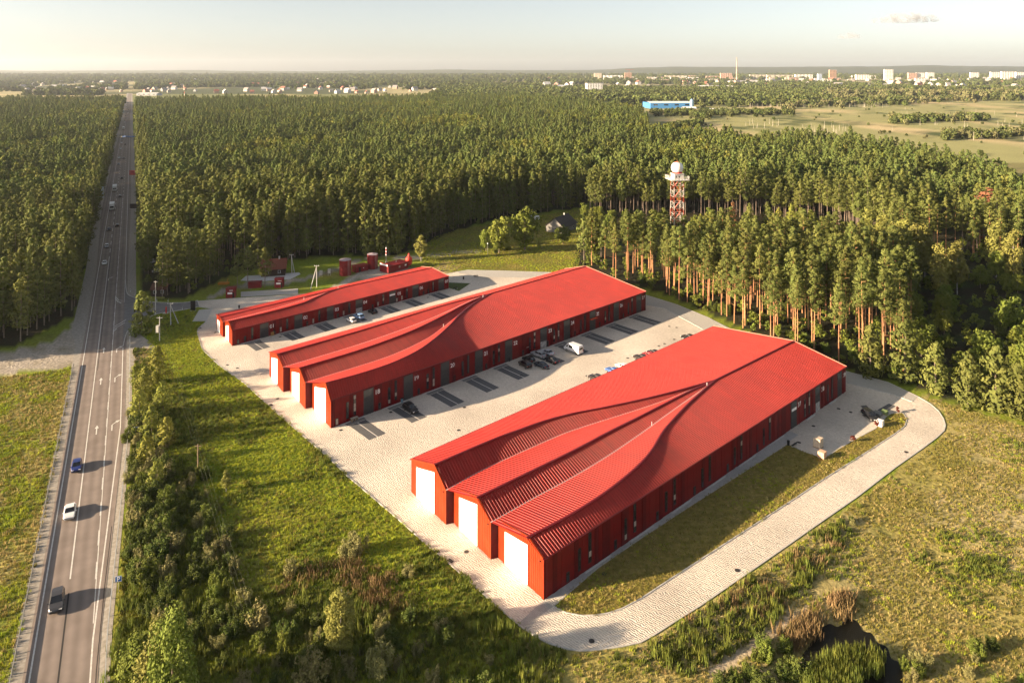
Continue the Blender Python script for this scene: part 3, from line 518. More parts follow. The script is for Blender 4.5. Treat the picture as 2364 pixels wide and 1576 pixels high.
# parking bays, plinth strips and drain covers on the yard
M_BAY = mat('bay_pavers',(.085,.085,.09),.9,(.11,.108,.108),3,coord='World'); M_LINE = mat('bay_line',(.50,.47,.43),.9); M_APR = mat('bay_apron',(.17,.165,.155),.9,(.21,.20,.19),2,coord='World')
def baypair(o, a, u0, v0, v1):
    u1 = u0+4.2; um = (u0+u1)/2
    for (ua,ub) in ((u0,um-.12),(um+.12,u1)):
        sheet('parking_bay', [loc3(o,a,ua,v0),loc3(o,a,ub,v0),loc3(o,a,ub,v1),loc3(o,a,ua,v1)], .085, M_BAY)
    sheet('bay_line', [loc3(o,a,um-.12,v0),loc3(o,a,um+.12,v0),loc3(o,a,um+.12,v1),loc3(o,a,um-.12,v1)], .089, M_LINE)
    sheet('bay_apron', [loc3(o,a,u0-.3,-.5),loc3(o,a,u1+.3,-.5),loc3(o,a,u1+.3,v0+.15),loc3(o,a,u0-.3,v0+.15)], .083, M_APR)
    k = MB(); p = [loc3(o,a,u0-1.2,-.38),loc3(o,a,u1+.9,-.38)]; ribbon(k,p,.25,.05,.2); struct('plinth_kerb', k, M_LIGHTC)
for g in gB: baypair(oB,aB,g-4.8,-1.9,-10.4)
for g in gA: baypair(oA,aA,g-4.8,-1.9,-8.4)
for u in (10,21.5,33,44.5,56,68): baypair(oC,aC,u,39.5+6.5,39.5)
for u in (81.5,93.0): 
    k = MB(); ribbon(k,[loc3(oC,aC,u+2,-.45),loc3(oC,aC,u+6,-.45)],.35,.05,.25); struct('plinth_kerb',k,M_LIGHTC)
sheet('footpath', [loc3(oC,aC,0,-.1),loc3(oC,aC,76,-.1),loc3(oC,aC,76,-2.3),loc3(oC,aC,4,-2.2)], .09, cobble('cobbles_path',(.42,.41,.39),(.50,.49,.47),2.2))
dc = MB().rev([(.42,0),(.42,.012)],10).mesh('drain_cover', mat('cast_iron',(.035,.03,.028),.7))
covers = [(786.9,983.4+10),(902,952),(1058.8,993.4),(1072,941),(1204,867),(1266,851.8),(1461,766),(1501,741),(1545,754),(1562,756.5),(1340,808),(1355,868),(1449,827),(1521,799),(1534,794),(1556.5,784),(641,920.6),(707,917),(626,935),(1040,1295),(1077,1274),(1248.5,1160),(1366,1480),(1702,1317),(2092,1044),(1936,944),(1964,952),(1878,984),(1845,1022),(497,768),(516,757.5),(526,787),(548,850),(525,843),(647,778),(769,735),(988,687),(1395,1325),(462,758)]
for i,(x,y) in enumerate(covers):
    if any(abs(x-a)<1 for a in (1040,626)): o = MB().box(-.55,.55,-.3,.3,0,.012).build('drain_grate', bpy.data.materials['cast_iron']); o.location = gp(x,y)+Vector((0,0,.1)); o.rotation_euler=(0,0,R(-42)); tag(o,'dark slotted drain grate set in the cobbles along the kerb' if x>1000 else 'dark slotted drain grate at the kerb beside the middle building','drain',None); continue
    o = link('drain_cover', dc, None, gp(x,y)+Vector((0,0,.1))); 
    X_ = loc3((0,0),-aC,*(gp(x,y)-Vector((oC[0],oC[1],0))).xy) ; zone = 'on the outer ring road' if y > 1000 and X_.y < -4 else ('on the cobbles behind gates 37 to 39' if X_.y < 0 else ('in the yard between the middle and nearest buildings' if X_.y < 62 and X_.x > 2 else ('on the lane before the gable fronts' if x > 560 else 'on the shaded cobbles by the entrance')))
    tag(o,'round dark iron drain cover '+zone,'drain cover','drain covers '+zone)
# outlined direction arrows laid in the cobbles
M_ARR = mat('arrow_stone',(.60,.57,.52),.9)
for (x0,y0,x1,y1) in ((922,1163,942,1172),(1049,1270,1072,1278),(695,965,709,973),(549,842,558,850),(1706,1284,1738,1262),(1388,1494,1412,1480)):
    a = gp(x0,y0); b = gp(x1,y1); d = (b-a).normalized(); q = Vector((-d.y,d.x,0)); m_ = MB(); L_ = 3.6
    out = [a+q*.35,a+d*2.0+q*.35,a+d*2.0+q*.9,a+d*L_,a+d*2.0-q*.9,a+d*2.0-q*.35,a-q*.35,a+q*.35]; ribbon(m_,[p for p in out],.14,.082); struct('yard_arrow',m_,M_ARR)
# ================================================================ VEGETATION
def fol(name, c1, c2, rand=.22, trans=.10, scale=.5): return mat(name, c1, .85, c2, scale, 2, spec=.12, rand=rand, trans=trans)
M_PINE = fol('pine_needles',(.085,.104,.025),(.138,.148,.038)); M_PINEF = fol('pine_needles_far',(.076,.106,.028),(.128,.150,.040),.25); M_LEAF = fol('broad_leaves',(.105,.135,.022),(.155,.18,.034)); M_BIRCH = fol('birch_leaves',(.165,.17,.04),(.225,.22,.055)); M_WILLOW = fol('willow_leaves',(.17,.165,.06),(.24,.225,.09)); M_LEAFD = fol('dark_shrub_leaves',(.060,.085,.018),(.105,.130,.028)); M_DEAD = fol('dead_needles',(.15,.065,.032),(.21,.10,.05)); M_SPR = fol('young_pine_needles',(.15,.165,.028),(.21,.21,.04)); M_BROWN = fol('brown_reed',(.17,.115,.05),(.24,.17,.08))
M_BARK = mat('pine_bark',(.34,.165,.075),.9,(.44,.24,.12),1.2,3,rand=.15); M_BARKB = mat('grey_bark',(.16,.12,.09),.9,(.24,.19,.15),2)
def leafcloud(mb, clumps, per, size, rr, flat=.6, m=0, axis=0.0):
    """leaf-sized faces spread through each clump (centre, radii)"""
    for (c, rx, rz) in clumps:
        for _ in range(per):
            while True:
                d = Vector((rr.uniform(-1,1),rr.uniform(-1,1),rr.uniform(-1,1)))
                if d.length_squared < 1: break
            d = d.normalized()*(d.length**.5); p = Vector(c)+Vector((d.x*rx,d.y*rx,d.z*rz))
            ax = Vector((p.x,p.y,0)); ax = ax/max(ax.length,.3)*axis; n = (ax+d*1.0+Vector((rr.uniform(-1,1),rr.uniform(-1,1),rr.uniform(-.2,1.0)))*.55).normalized()
            a = n.orthogonal().normalized(); q = Matrix.Rotation(rr.uniform(0,6.28),3,n); a = q@a; b = n.cross(a); s = size*rr.uniform(.6,1.25)
            k = len(mb.v); mb.v += [tuple(p-a*s*.5-b*s*flat*.5),tuple(p+a*s*.5-b*s*flat*.3),tuple(p+a*s*.35+b*s*flat*.5),tuple(p-a*s*.45+b*s*flat*.4)]
            mb.f.append((k,k+1,k+2,k+3)); mb.mi.append(m)
def pine_crown(seed, H, base, rmax, ncl, per, size, mb=None, m=0):
    rr = random.Random(seed); mb = mb or MB(); cl = []
    for i in range(ncl):
        t = (i+rr.random())/ncl; z = H*(base+(1-base)*t); prof = (max(0,1-t**2.4)**.62)*(.62+.38*min(1,t*3.2))
        a = i*2.4+rr.uniform(-.5,.5); r = rmax*prof*rr.uniform(.35,1.0); s = rr.uniform(.75,1.2)*(.42*rmax)*(1-.35*t)
        cl.append(((math.cos(a)*r,math.sin(a)*r,z-.25*r+rr.uniform(-.3,.3)), s, s*.62))
    cl.append(((0,0,H*.985),.22*rmax,.45)); leafcloud(mb, cl, per, size, rr, m=m, axis=.9); return mb
def trunk(seed, H, r, mb=None, bend=.25, top=.93, limbs=5, base=.5, m=0, lim=1.6):
    rr = random.Random(seed+99); mb = mb or MB(); ph = rr.uniform(0,6); pts = []; k = 6
    for i in range(k+1):
        t = i/k; pts.append((math.sin(t*2.2+ph)*bend*t*1.2, math.cos(t*1.7+ph)*bend*t, H*top*t))
    mb.tube(pts, [r*(1-.8*i/k) for i in range(k+1)], 6, m)
    for j in range(limbs):
        z = H*(base*.75+(.9-base*.75)*j/limbs); a = rr.uniform(0,6.28); l = rr.uniform(.6,1)*lim; x0 = pts[min(k,int(z/(H*top)*k))]
        mb.tube([(x0[0],x0[1],z),(x0[0]+math.cos(a)*l,x0[1]+math.sin(a)*l,z+l*.35)],[r*.28,r*.1],4,m,False)
    return mb
NV = 6; PINE_H = [22.5,21,24,20,23,25]
PC = [pine_crown(i,PINE_H[i],(.55,.50,.60,.47,.54,.60)[i],(2.9,3.2,2.7,3.1,2.6,3.0)[i],32,50,.42).mesh('pine_crown',M_PINE) for i in range(NV)]
PT = [trunk(i,PINE_H[i],.20,limbs=9,base=.42).mesh('pine_trunk',M_BARK) for i in range(NV)]
FC = [pine_crown(60+i,PINE_H[i],(.16,.22,.12,.26,.18,.2)[i],(2.9,3.2,2.7,3.0,2.8,3.1)[i],46,36,.50).mesh('pine_crown',M_PINE) for i in range(NV)]
FTK = [trunk(60+i,PINE_H[i],.2,limbs=3,base=.3).mesh('pine_trunk',M_BARKB) for i in range(NV)]
LOD = []; MID = []; FUL = []
for i in range(NV):
    mb = pine_crown(40+i,(21,22.5,19.5,23,20,17)[i],.50,(3.3,3.0,3.6,3.1,2.9,3.8)[i],22,24,.78); trunk(40+i,20,.2,mb,limbs=0,m=1); LOD.append(mb.mesh('far_pine',[M_PINEF,M_BARKB]))
    mb = pine_crown(20+i,PINE_H[i],.50,(3.0,3.3,2.8,3.2,2.7,3.1)[i],32,42,.48); trunk(20+i,PINE_H[i],.2,mb,limbs=4,m=1); MID.append(mb.mesh('mid_pine',[M_PINE,M_BARK]))
    mb = pine_crown(80+i,PINE_H[i],.48,(3.1,3.5,2.8,3.3,2.9,3.4)[i],30,42,.50); trunk(80+i,PINE_H[i],.2,mb,limbs=0,m=1); FUL.append(mb.mesh('full_pine',[M_PINE,M_BARKB]))
def dec_crown(seed, H, base, rx, ncl, per, size, cone=.0):
    rr = random.Random(seed); mb = MB(); cl = []; zc = H*(base+1)/2; rz = H*(1-base)/2
    for i in range(ncl):
        d = Vector((rr.gauss(0,1),rr.gauss(0,1),rr.gauss(0,1))).normalized(); f = rr.uniform(.5,.95); z = zc+d.z*rz*f; k = 1-cone*max(0,(z-zc)/rz)
        s = rr.uniform(.22,.38)*rx; cl.append(((d.x*rx*f*k*.85,d.y*rx*f*k*.85,z),s,s*.85))
    leafcloud(mb, cl, per, size, rr, .75); return mb
for k_,m_ in ((3,M_LEAF),(4,fol('forest_leaves',(.13,.145,.03),(.19,.19,.045)))):
    mb = dec_crown(90+k_,18+k_,.15,4.2,34,18,1.0); trunk(50,15,.2,mb,limbs=0,m=1); LOD.append(mb.mesh('far_broadleaf',[m_,M_BARKB]))

def shrub_crown(seed, stems, spread, per, size, H=10):
    rr = random.Random(seed); mb = MB(); cl = []
    for i in range(stems):
        a = rr.uniform(0,6.28); r = spread*math.sqrt(rr.random()); hh = H*rr.uniform(.45,1.0)*(1-.35*(r/spread)); n_ = rr.randint(3,5)
        for k in range(n_):
            t = (k+.5)/n_; s = H*.16*rr.uniform(.7,1.3)*(1.15-.5*t); cl.append(((math.cos(a)*r*(.6+.5*t)+rr.uniform(-.4,.4),math.sin(a)*r*(.6+.5*t)+rr.uniform(-.4,.4),hh*t),s,s*1.05))
    leafcloud(mb, cl, per, size, rr, .6); return mb
# ---- forest points
def grid_points(poly, s, seed, ymin=None, ymax=None):
    xs = [p[0] for p in poly]; yy = [p[1] for p in poly]; y0 = max(min(yy), ymin or -1e9); y1 = min(max(yy), ymax or 1e9)
    if y1 <= y0: return np.zeros((0,2))
    g = np.random.default_rng(seed); X, Y = np.meshgrid(np.arange(min(xs),max(xs),s), np.arange(y0,y1,s)); pts = np.stack([X.ravel(),Y.ravel()],1)+g.uniform(-.42*s,.42*s,(X.size,2))
    w = inpoly(pts[:,0],pts[:,1],poly)&(pts[:,1]>=y0)&(pts[:,1]<y1); return pts[w]
allp = []
for zi, poly in enumerate((FORM,FORMAIN,FORR)):
    for s,a,b in ((4.7,0,520),(5.8,520,900),(7.2,900,2000)):
        q = grid_points(poly,s,zi*10+int(a),a,b); q = q[(np.abs(q[:,0])<.78*q[:,1]+110)]
        allp.append(np.concatenate([q,np.full((len(q),1),zi)],1))
allp = np.concatenate(allp)
TOWER = Vector((86.5,372,0)); w = np.hypot(allp[:,0]-TOWER.x,allp[:,1]-TOWER.y) > 6.5
w &= ~inpoly(allp[:,0],allp[:,1],[tuple(v.xy) for v in P([(330,690),(345,640),(372,600),(384,610),(372,690)])])
glade = [tuple(v.xy) for v in P([(2120,545),(2180,520),(2240,540),(2200,590),(2140,580)])]; w &= ~inpoly(allp[:,0],allp[:,1],glade); GL2 = [(28,302),(60,287),(110,284),(150,286),(172,320),(160,372),(110,394),(60,394),(30,380)]; w &= ~inpoly(allp[:,0],allp[:,1],GL2)
gap = vnoise(allp[:,0],allp[:,1],19,55); keep = (gap < .74)|(np.random.default_rng(3).random(len(allp)) < .35); w &= keep; pxx = CX+F*allp[:,0]/allp[:,1]; w &= ~((pxx > 2100+25*np.sin(allp[:,1]*.2)) & (allp[:,1] < 300) & (allp[:,1] > 120) & (allp[:,2] == 2))
allp = allp[w]; rg = np.random.default_rng(11)
dist = np.hypot(allp[:,0],allp[:,1]); inview = np.abs(allp[:,0]) < .725*allp[:,1]
order = np.argsort(np.where(inview,dist,1e9)); near = set(order[:300].tolist())
ZL = (('tall dark pine in the wood on the far side of the highway','pines left of the highway'),('pine at the near edge of the wood behind the tanks and the low building','pines of the wood behind the yard'),('tall bare-trunked pine in the sunlit stand behind the middle and nearest buildings','pines of the stand behind the buildings'))
RFa = np.array(RF)
for i in order[:300]:
    x, y, zi = allp[i]; zi = int(zi); k = rg.integers(NV); lb, gr = ZL[zi]
    if zi == 2:
        row = 'front row' if np.min(np.hypot(RFa[:,0]-x,RFa[:,1]-y)) < 13 or not inpoly(np.array([x]),np.array([y-7]),FORR)[0] else 'inner rows'; px = CX+F*x/y; sec = 'behind the middle building' if px < 1560 else ('facing the gap between two buildings' if px < 1720 else ('behind the nearest building' if px < 2000 else 'near the ring road bend'))
        lb = ('sunlit bare-trunked pine in the front row of the stand ' if row == 'front row' else 'pine in the inner rows of the stand ')+sec; gr = 'stand pines, '+row+', '+sec
    t = thing('pine_tree', lb, 'pine tree', (x,y,0), rg.uniform(0,6.28), gr, float(rg.uniform(.85,1.12)*(1.0 if zi else .95)))
    link('trunk', PT[k] if zi == 2 else FTK[k], t); link('crown', PC[k] if zi == 2 else FC[k], t)
rest = np.array([i for i in range(len(allp)) if i not in near]); rp = allp[rest]; rdist = dist[rest]
hn = .60+.74*fbm(rp[:,0],rp[:,1],34,91)
m1 = rdist < 430
front = inpoly(rp[:,0],rp[:,1],[(20,300),(60,285),(110,282),(150,284),(176,318),(250,300),(250,150)]+RF[::-1]) & (rp[:,2] == 2)
FULE = []
for i in range(NV):
    mb = pine_crown(120+i,PINE_H[i],.12,(3.0,3.3,2.8,3.1,2.9,3.2)[i],46,30,.58); trunk(80+i,PINE_H[i],.2,mb,limbs=0,m=1); FULE.append(mb.mesh('edge_pine',[M_PINE,M_BARKB]))
def near_edge(x, y, d):
    out = np.zeros(len(x),bool)
    for poly, zi in ((FORM,0),(FORMAIN,1)):
        ins = inpoly(x,y,poly)
        for ax, ay in ((d,0),(-d,0),(0,-d),(d*.8,-d*.8)): out |= ins & ~(inpoly(x+ax,y+ay,poly)|inpoly(x+ax,y+ay,FORR))
    return out
ed = near_edge(rp[:,0],rp[:,1],9.0)
id1 = np.where(front[m1], rg.integers(0,NV,m1.sum()), np.where(ed[m1],2*NV,NV)+rg.integers(0,NV,m1.sum()))
scatter('pine_wood', MID+FUL+FULE, rp[m1,:2], rg.uniform(0,6.28,m1.sum()), hn[m1]*rg.uniform(.82,1.14,m1.sum()), id1, 'dense pine wood surrounding the yard')
m2 = ~m1; bl = vnoise(rp[m2,0],rp[m2,1],70,66)+rg.uniform(-.18,.18,m2.sum()); id2 = np.where(bl > .74, NV+rg.integers(0,2,m2.sum()), np.where(ed[m2]&(rdist[m2]<900),len(LOD),0)+rg.integers(0,NV,m2.sum()))
scatter('far_pine_wood', LOD+FULE, rp[m2,:2], rg.uniform(0,6.28,m2.sum()), hn[m2]*rg.uniform(.76,1.16,m2.sum()), id2, 'pine forest reaching to the far fields')
# understorey saplings along the sunlit edge
US = [dec_crown(70+i,4.5,.05,2.0,16,20,.5).mesh('understorey',M_LEAF) for i in range(3)]
e = grid_points(FORR,4.6,77,0,330); e = e[np.random.default_rng(5).random(len(e)) < .5]; e2 = grid_points(FORMAIN,5.5,78,0,420); e = np.concatenate([e,e2[np.random.default_rng(6).random(len(e2))<.35]])
scatter('undergrowth', US, e, rg.uniform(0,6.28,len(e)), rg.uniform(.45,1.1,len(e)), rg.integers(0,3,len(e)), 'leafy undergrowth between the pine trunks')
# ---- single trees the photograph shows
TREEM = {}
def tree(kind, x, y, H, label, rx=None, group=None, seed=0):
    key = (kind, seed%3)
    if key not in TREEM:
        s = seed%3
        if kind == 'bushy_pine': c = pine_crown(200+s,10,.06,3.0,46,30,.55).mesh('crown',M_PINE); tk = trunk(200+s,10,.16,limbs=4,base=.2).mesh('trunk',M_BARKB)
        elif kind == 'young_pine': c = pine_crown(210+s,10,.10,2.9,50,34,.42).mesh('crown',M_SPR); tk = trunk(210+s,10,.15,limbs=4,base=.2).mesh('trunk',M_BARKB)
        elif kind == 'thin_pine': c = pine_crown(220+s,10,.38,2.1,26,26,.42).mesh('crown',M_PINE); tk = trunk(220+s,10,.11,limbs=6,base=.35).mesh('trunk',M_BARKB)
        elif kind == 'near_tree': c = dec_crown(235+s,10,.08,3.4,95,110,.24).mesh('crown',M_LEAF); tk = trunk(230+s,10,.2,limbs=7,base=.3,top=.8).mesh('trunk',M_BARKB)
        elif kind == 'near_birch': c = dec_crown(245+s,10,.06,2.5,95,110,.20,.5).mesh('crown',M_BIRCH); tk = trunk(240+s,10,.12,limbs=7,base=.3).mesh('trunk',bpy.data.materials.get('birch_bark') or mat('birch_bark',(.5,.47,.42),.8,(.15,.13,.12),4))
        elif kind == 'broadleaf': c = dec_crown(230+s,10,.10,3.6,60,40,.50).mesh('crown',M_LEAF); tk = trunk(230+s,10,.2,limbs=7,base=.3,top=.8).mesh('trunk',M_BARKB)
        elif kind == 'birch': c = dec_crown(240+s,10,.10,2.6,64,44,.36,.55).mesh('crown',M_BIRCH); tk = trunk(240+s,10,.12,limbs=7,base=.3).mesh('trunk',bpy.data.materials.get('birch_bark') or mat('birch_bark',(.5,.47,.42),.8,(.15,.13,.12),4))
        elif kind == 'dead_spruce': c = pine_crown(250+s,10,.05,1.9,40,16,.4).mesh('crown',M_DEAD); tk = trunk(250+s,10,.12,limbs=9,base=.15,lim=1.2).mesh('trunk',M_BARKB)
        elif kind == 'willow': c = shrub_crown(260+s,16,4.6,40,.55).mesh('crown',M_WILLOW); tk = trunk(260+s,10,.15,limbs=5,base=.1,top=.6).mesh('trunk',M_BARKB)
        elif kind == 'bush': c = shrub_crown(270+s,20,5.0,46,.58).mesh('crown',M_LEAFD if s else M_LEAF); tk = trunk(270+s,10,.2,limbs=5,base=.1,top=.6).mesh('trunk',M_BARKB)
        TREEM[key] = (c, tk)
    c, tk = TREEM[key]; p = gp(x,y); sc = H/10; r = (rx or 1.0)*sc
    nm = {'bushy_pine':'pine_tree','young_pine':'young_pine','thin_pine':'pine_tree','broadleaf':'broadleaf_tree','near_tree':'broadleaf_tree','near_birch':'birch_tree','birch':'birch_tree','dead_spruce':'dead_conifer','willow':'willow_shrub','bush':'shrub'}[kind]
    t = thing(nm, label, nm.replace('_',' '), p, rnd.uniform(0,6.28), group, (r,r,sc)); link('trunk', tk, t); link('crown', c, t); return t
tree('broadleaf',1152,584,17,'tall round broadleaf tree on the meadow, left of the pair by the house',.95,None,0); tree('broadleaf',1212,577,19.5,'largest broadleaf tree on the meadow, dark crown beside the white-gabled house',1.0,None,1)
tree('broadleaf',1122,580,10,'low leafy tree at the left foot of the two big meadow trees',.9,None,2); tree('broadleaf',1300,563,9,'round bright green tree in front of the white-gabled house',1.25,None,1); tree('broadleaf',1146,590,6,'small slim tree beside the meadow lamp post',.7,None,2); tree('bush',1172,577,3.4,'leaning little apple tree on the meadow',.8,None,0); tree('birch',1244,572,3.2,'tiny yellow-green sapling alone on the meadow',1.2,None,1)
tree('broadleaf',1372,600,21,'broad rounded tree at the left end of the sunlit pine stand',.8,None,2); tree('thin_pine',1348,612,19,'bare-limbed pine standing at the left corner of the sunlit stand',1.0,None,1)
tree('birch',972,603,11.5,'yellowish tree behind the red bottle-shaped tower',1.0,None,0)
for i,(x,y,h,l) in enumerate([(611,664,14.5,'thin pine with a sunlit tip in front of the red-roofed hut'),(572,660,14,'dark thin pine left of the red-roofed hut'),(548,664,12,'dark bushy pine nearest the red kiosk by the entrance'),(708,598,13,'dark pine with a faintly lit tip behind the concrete poles'),(763,578,12.5,'lone pine with sunlit top between the poles and the tanks')]): tree('thin_pine',x,y,h,l,1.15,None,i)
tree('bushy_pine',327,770,12.3,'dark lone pine at the junction of the side road and the highway',1.05,None,1)
for i,(x,y,h,l) in enumerate([(880,588,19,'tallest sunlit pine bulging out of the wood behind the tanks'),(915,584,17,'sunlit pine just right of the tallest one behind the tanks'),(850,590,15,'shaded pine left of the sunlit pair behind the tanks')]): tree('bushy_pine',x,y,h,l,.75,None,i)
for i,(x,y,h,l) in enumerate([(362,885,9.3,'tallest young pine at the head of the roadside belt under the transformer pole'),(335,925,8.0,'second tallest young pine of the roadside belt beside the lay-by'),(322,975,7.4,'young pine of the roadside belt above the blue lane sign'),(350,1015,7.2,'young pine of the roadside belt right of the blue lane sign'),(376,955,7.4,'shaded young pine on the meadow side of the roadside belt'),(314,888,5.4,'small young pine nearest the lay-by gravel'),(385,1030,6.2,'shaded young pine of the belt nearest the meadow'),(338,1075,6.0,'young pine of the roadside belt below the blue lane sign'),(362,1130,5.4,'lowest young pine of the roadside belt')]): tree('young_pine',x,y,h,l,1.15,None,i)
tree('near_birch',785,1512,9.8,'tall yellow-green birch standing alone in the foreground scrub',1.0,None,0)
for i,(k,x,y,h,l,r) in enumerate([('near_tree',398,1700,16.2,'tall green tree rising at the bottom edge near the road',.62),('near_tree',330,1630,9.5,'broad green tree nearest the road at the bottom edge',1.1),('near_birch',372,1650,12,'pale yellow-green tree in front of the green ones at the bottom edge',1.1),('near_tree',455,1640,6.5,'dark green tree right of the tall one at the bottom edge',1.0),('willow',600,1445,4.4,'bright green bush in the middle of the foreground scrub',.9),('willow',560,1400,3.2,'small round bush left of the bright one in the foreground scrub',.9),('willow',880,1560,5.6,'olive willow right of the foreground birch',.75),('willow',720,1590,6,'olive willow at the bottom edge left of the birch',.8),('willow',830,1270,4.6,'grey-leaved willow beside the cobbled lane',.8),('willow',805,1285,3.6,'low grey-leaved willow left of the larger one',.9),('willow',668,1330,3.8,'grey-leaved willow in the tall brown weeds',.6),('birch',522,1135,4.2,'small yellowish bush on the meadow edge',1.0),('willow',945,1330,2.4,'low grey bush near the kerb',.9)]): tree(k,x,y,h,l,r,None,i)
for i,(x,y,h,l) in enumerate([(2160,905,12,'bushy pine standing forward of the stand beside the ring road bend'),(2090,880,15,'bushy pine at the right end of the bare trunks'),(2235,940,12.5,'bushy pine second from the ring road bend'),(2300,950,15,'broad pale pine near the right edge'),(2350,965,12,'bushy pine at the right edge of the view'),(2010,868,13,'dark full-crowned pine beside the bare trunks')]): tree('bushy_pine',x,y,h,l,1.0,None,i)
for i,(x,y,h) in enumerate([(2060,650,23),(2085,642,24),(2110,655,23),(2135,645,22),(2040,620,23),(2005,600,23),(2170,690,20),(2210,680,20),(2300,640,22),(2340,655,21)]): tree('birch',x,y,h,'pale yellow-green birch standing among the dark pines of the stand',.8,'birches in the pine stand',i)
for i in range(46): tree(('broadleaf','bush','broadleaf')[i%3],2110+rnd.uniform(0,290),640+250*rnd.random()**1.2,rnd.uniform(6,12.5) if i%3 != 1 else rnd.uniform(3,5),'rounded dark broadleaf tree in the hollow right of the stand',.9,'broadleaf trees right of the stand',i)
tree('dead_spruce',2283,560,25,'rust-red dead conifer among the pines near the right edge',1.7,None,0); tree('dead_spruce',1693,600,24.5,'small rust-brown dead pine top above the sunlit stand',.5,None,1)
for i in range(26):
    X_ = rnd.uniform(92,166); Y_ = rnd.uniform(292,376); 
    if math.hypot(X_-TOWER.x,Y_-TOWER.y) > 9: tree(('broadleaf','young_pine','bushy_pine')[i%3],CX+F*X_/Y_,HY+F*CAMH/Y_,rnd.uniform(7,12),'rounded young tree in the glade right of the radar tower',.8,'young trees in the tower glade',i)
for i in range(10):
    X_ = rnd.uniform(36,84); Y_ = rnd.uniform(352,388)
    tree('broadleaf',CX+F*X_/Y_,HY+F*CAMH/Y_,rnd.uniform(6,11),'bright green young tree at the wood edge left of the radar tower',.9,'young trees left of the tower',i)
# roadside shrub belt and foreground scrub: shrubs one can count
def shrubs(poly, n, kinds, hs, label, group, seed):
    r2 = random.Random(seed); pts = [v.xy for v in P(poly)]; xs = [p[0] for p in pts]; yy = [p[1] for p in pts]; k = 0
    while k < n:
        x = r2.uniform(min(xs),max(xs)); y = r2.uniform(min(yy),max(yy))
        if not inpoly(np.array([x]),np.array([y]),pts)[0]: continue
        px = CX+F*x/y; py = HY+F*CAMH/y; tree(r2.choice(kinds),px,py,r2.uniform(*hs),label,r2.uniform(.65,1.0),group,r2.randrange(3)); k += 1
shrubs([(303,960),(370,950),(400,1100),(390,1360),(300,1360),(293,1150)],125,['willow','bush','bush','bush'],(1.8,4.6),'leafy shrub in the roadside belt right of the highway','shrubs of the roadside belt',1)
shrubs([(380,1100),(470,1080),(560,1300),(620,1560),(380,1560),(330,1400)],135,['bush','bush','bush','willow'],(1.1,3.3),'low dark shrub in the scrub between the road and the meadow','shrubs of the foreground scrub',2)
shrubs([(620,1400),(1000,1420),(1200,1560),(1150,1600),(560,1600)],80,['bush','willow','bush'],(1.0,2.8),'low shrub in the foreground scrub under the birch','shrubs under the birch',3)
shrubs([(1640,1600),(1760,1500),(1850,1480),(1860,1600)],16,['bush','bush'],(1.8,3.4),'dark green shrub on the pond bank beside the sandy track','shrubs on the pond bank',4)
shrubs([(2080,1530),(2200,1500),(2364,1480),(2364,1600),(2080,1600)],12,['bush','willow'],(1.4,3.0),'bright green shrub in the bottom right corner','shrubs in the bottom right corner',5)
shrubs([(1700,1370),(1840,1290),(1960,1190),(1980,1215),(1850,1340),(1720,1440)],14,['willow','bush'],(.8,1.9),'weedy bush on the bank beside the ring road','weedy bushes beside the ring road',6)
shrubs([(1440,640),(1500,660),(1640,715),(1700,745),(1990,850),(1990,838),(1640,700),(1480,650)],20,['bush','broadleaf'],(2.0,4.6),'bright leafy bush at the foot of the sunlit pine trunks','bushes at the foot of the pine stand',7)
# ---- grasses
def tuft(seed, h, n, w, spread, m, lean=.35):
    r2 = random.Random(seed); mb = MB()
    for i in range(n):
        a = r2.uniform(0,6.28); d = r2.uniform(0,spread); p = Vector((math.cos(a)*d,math.sin(a)*d,0)); b = r2.uniform(0,6.28); q = Vector((math.cos(b),math.sin(b),0))*w; hh = h*r2.uniform(.55,1.15); ln = Vector((r2.uniform(-lean,lean),r2.uniform(-lean,lean),0))*hh
        k = len(mb.v); mb.v += [tuple(p-q),tuple(p+q),tuple(p+ln*.5+q*.7+Vector((0,0,hh*.6))),tuple(p+ln+Vector((0,0,hh)))]; mb.f.append((k,k+1,k+2,k+3)); mb.mi.append(0)
    return mb.mesh('grass_tuft', m)
MG1 = fol('meadow_grass',(.24,.295,.024),(.33,.345,.045),.3,.3); MG2 = fol('dry_grass',(.34,.28,.10),(.44,.36,.16),.25,.3); MG3 = fol('olive_grass',(.20,.19,.038),(.28,.24,.06),.3,.3); MG4 = fol('weeds',(.11,.14,.024),(.17,.19,.038),.3,.25)
G1 = [tuft(i,.42,16,.05,.42,MG1) for i in range(3)]; G2 = [tuft(10+i,.40,16,.05,.45,MG2) for i in range(2)]; G3 = [tuft(20+i,.36,16,.05,.42,MG3) for i in range(3)]; G4 = [tuft(30+i,.75,16,.08,.5,MG4) for i in range(2)]; G5 = [tuft(40+i,1.7,26,.06,.6,MG4,.18) for i in range(2)]; G6 = [tuft(50+i,1.25,30,.05,.9,M_BROWN,.35) for i in range(2)]
def grass(name, poly, s, src, wts, sc, label, seed, excl=(), patch=12, thin=0.0):
    pts = grid_points([tuple(Vector(p).xy) for p in poly], s, seed); g = np.random.default_rng(seed)
    for ex in excl: pts = pts[~inpoly(pts[:,0],pts[:,1],ex)]
    pts = pts[np.abs(pts[:,0]) < .76*pts[:,1]+12]
    if thin: pts = pts[fbm(pts[:,0],pts[:,1],7,seed+50)+g.uniform(-.12,.12,len(pts)) > thin]
    nn = fbm(pts[:,0],pts[:,1],patch,seed+3)*.75+g.random(len(pts))*.25; cw = np.cumsum(wts)/sum(wts); r = np.argsort(np.argsort(nn))/max(1,len(nn)); idx = np.searchsorted(cw,r); idx = np.clip(idx,0,len(src)-1)
    return scatter(name, src, pts, g.uniform(0,6.28,len(pts)), g.uniform(sc[0],sc[1],len(pts)), idx, label)
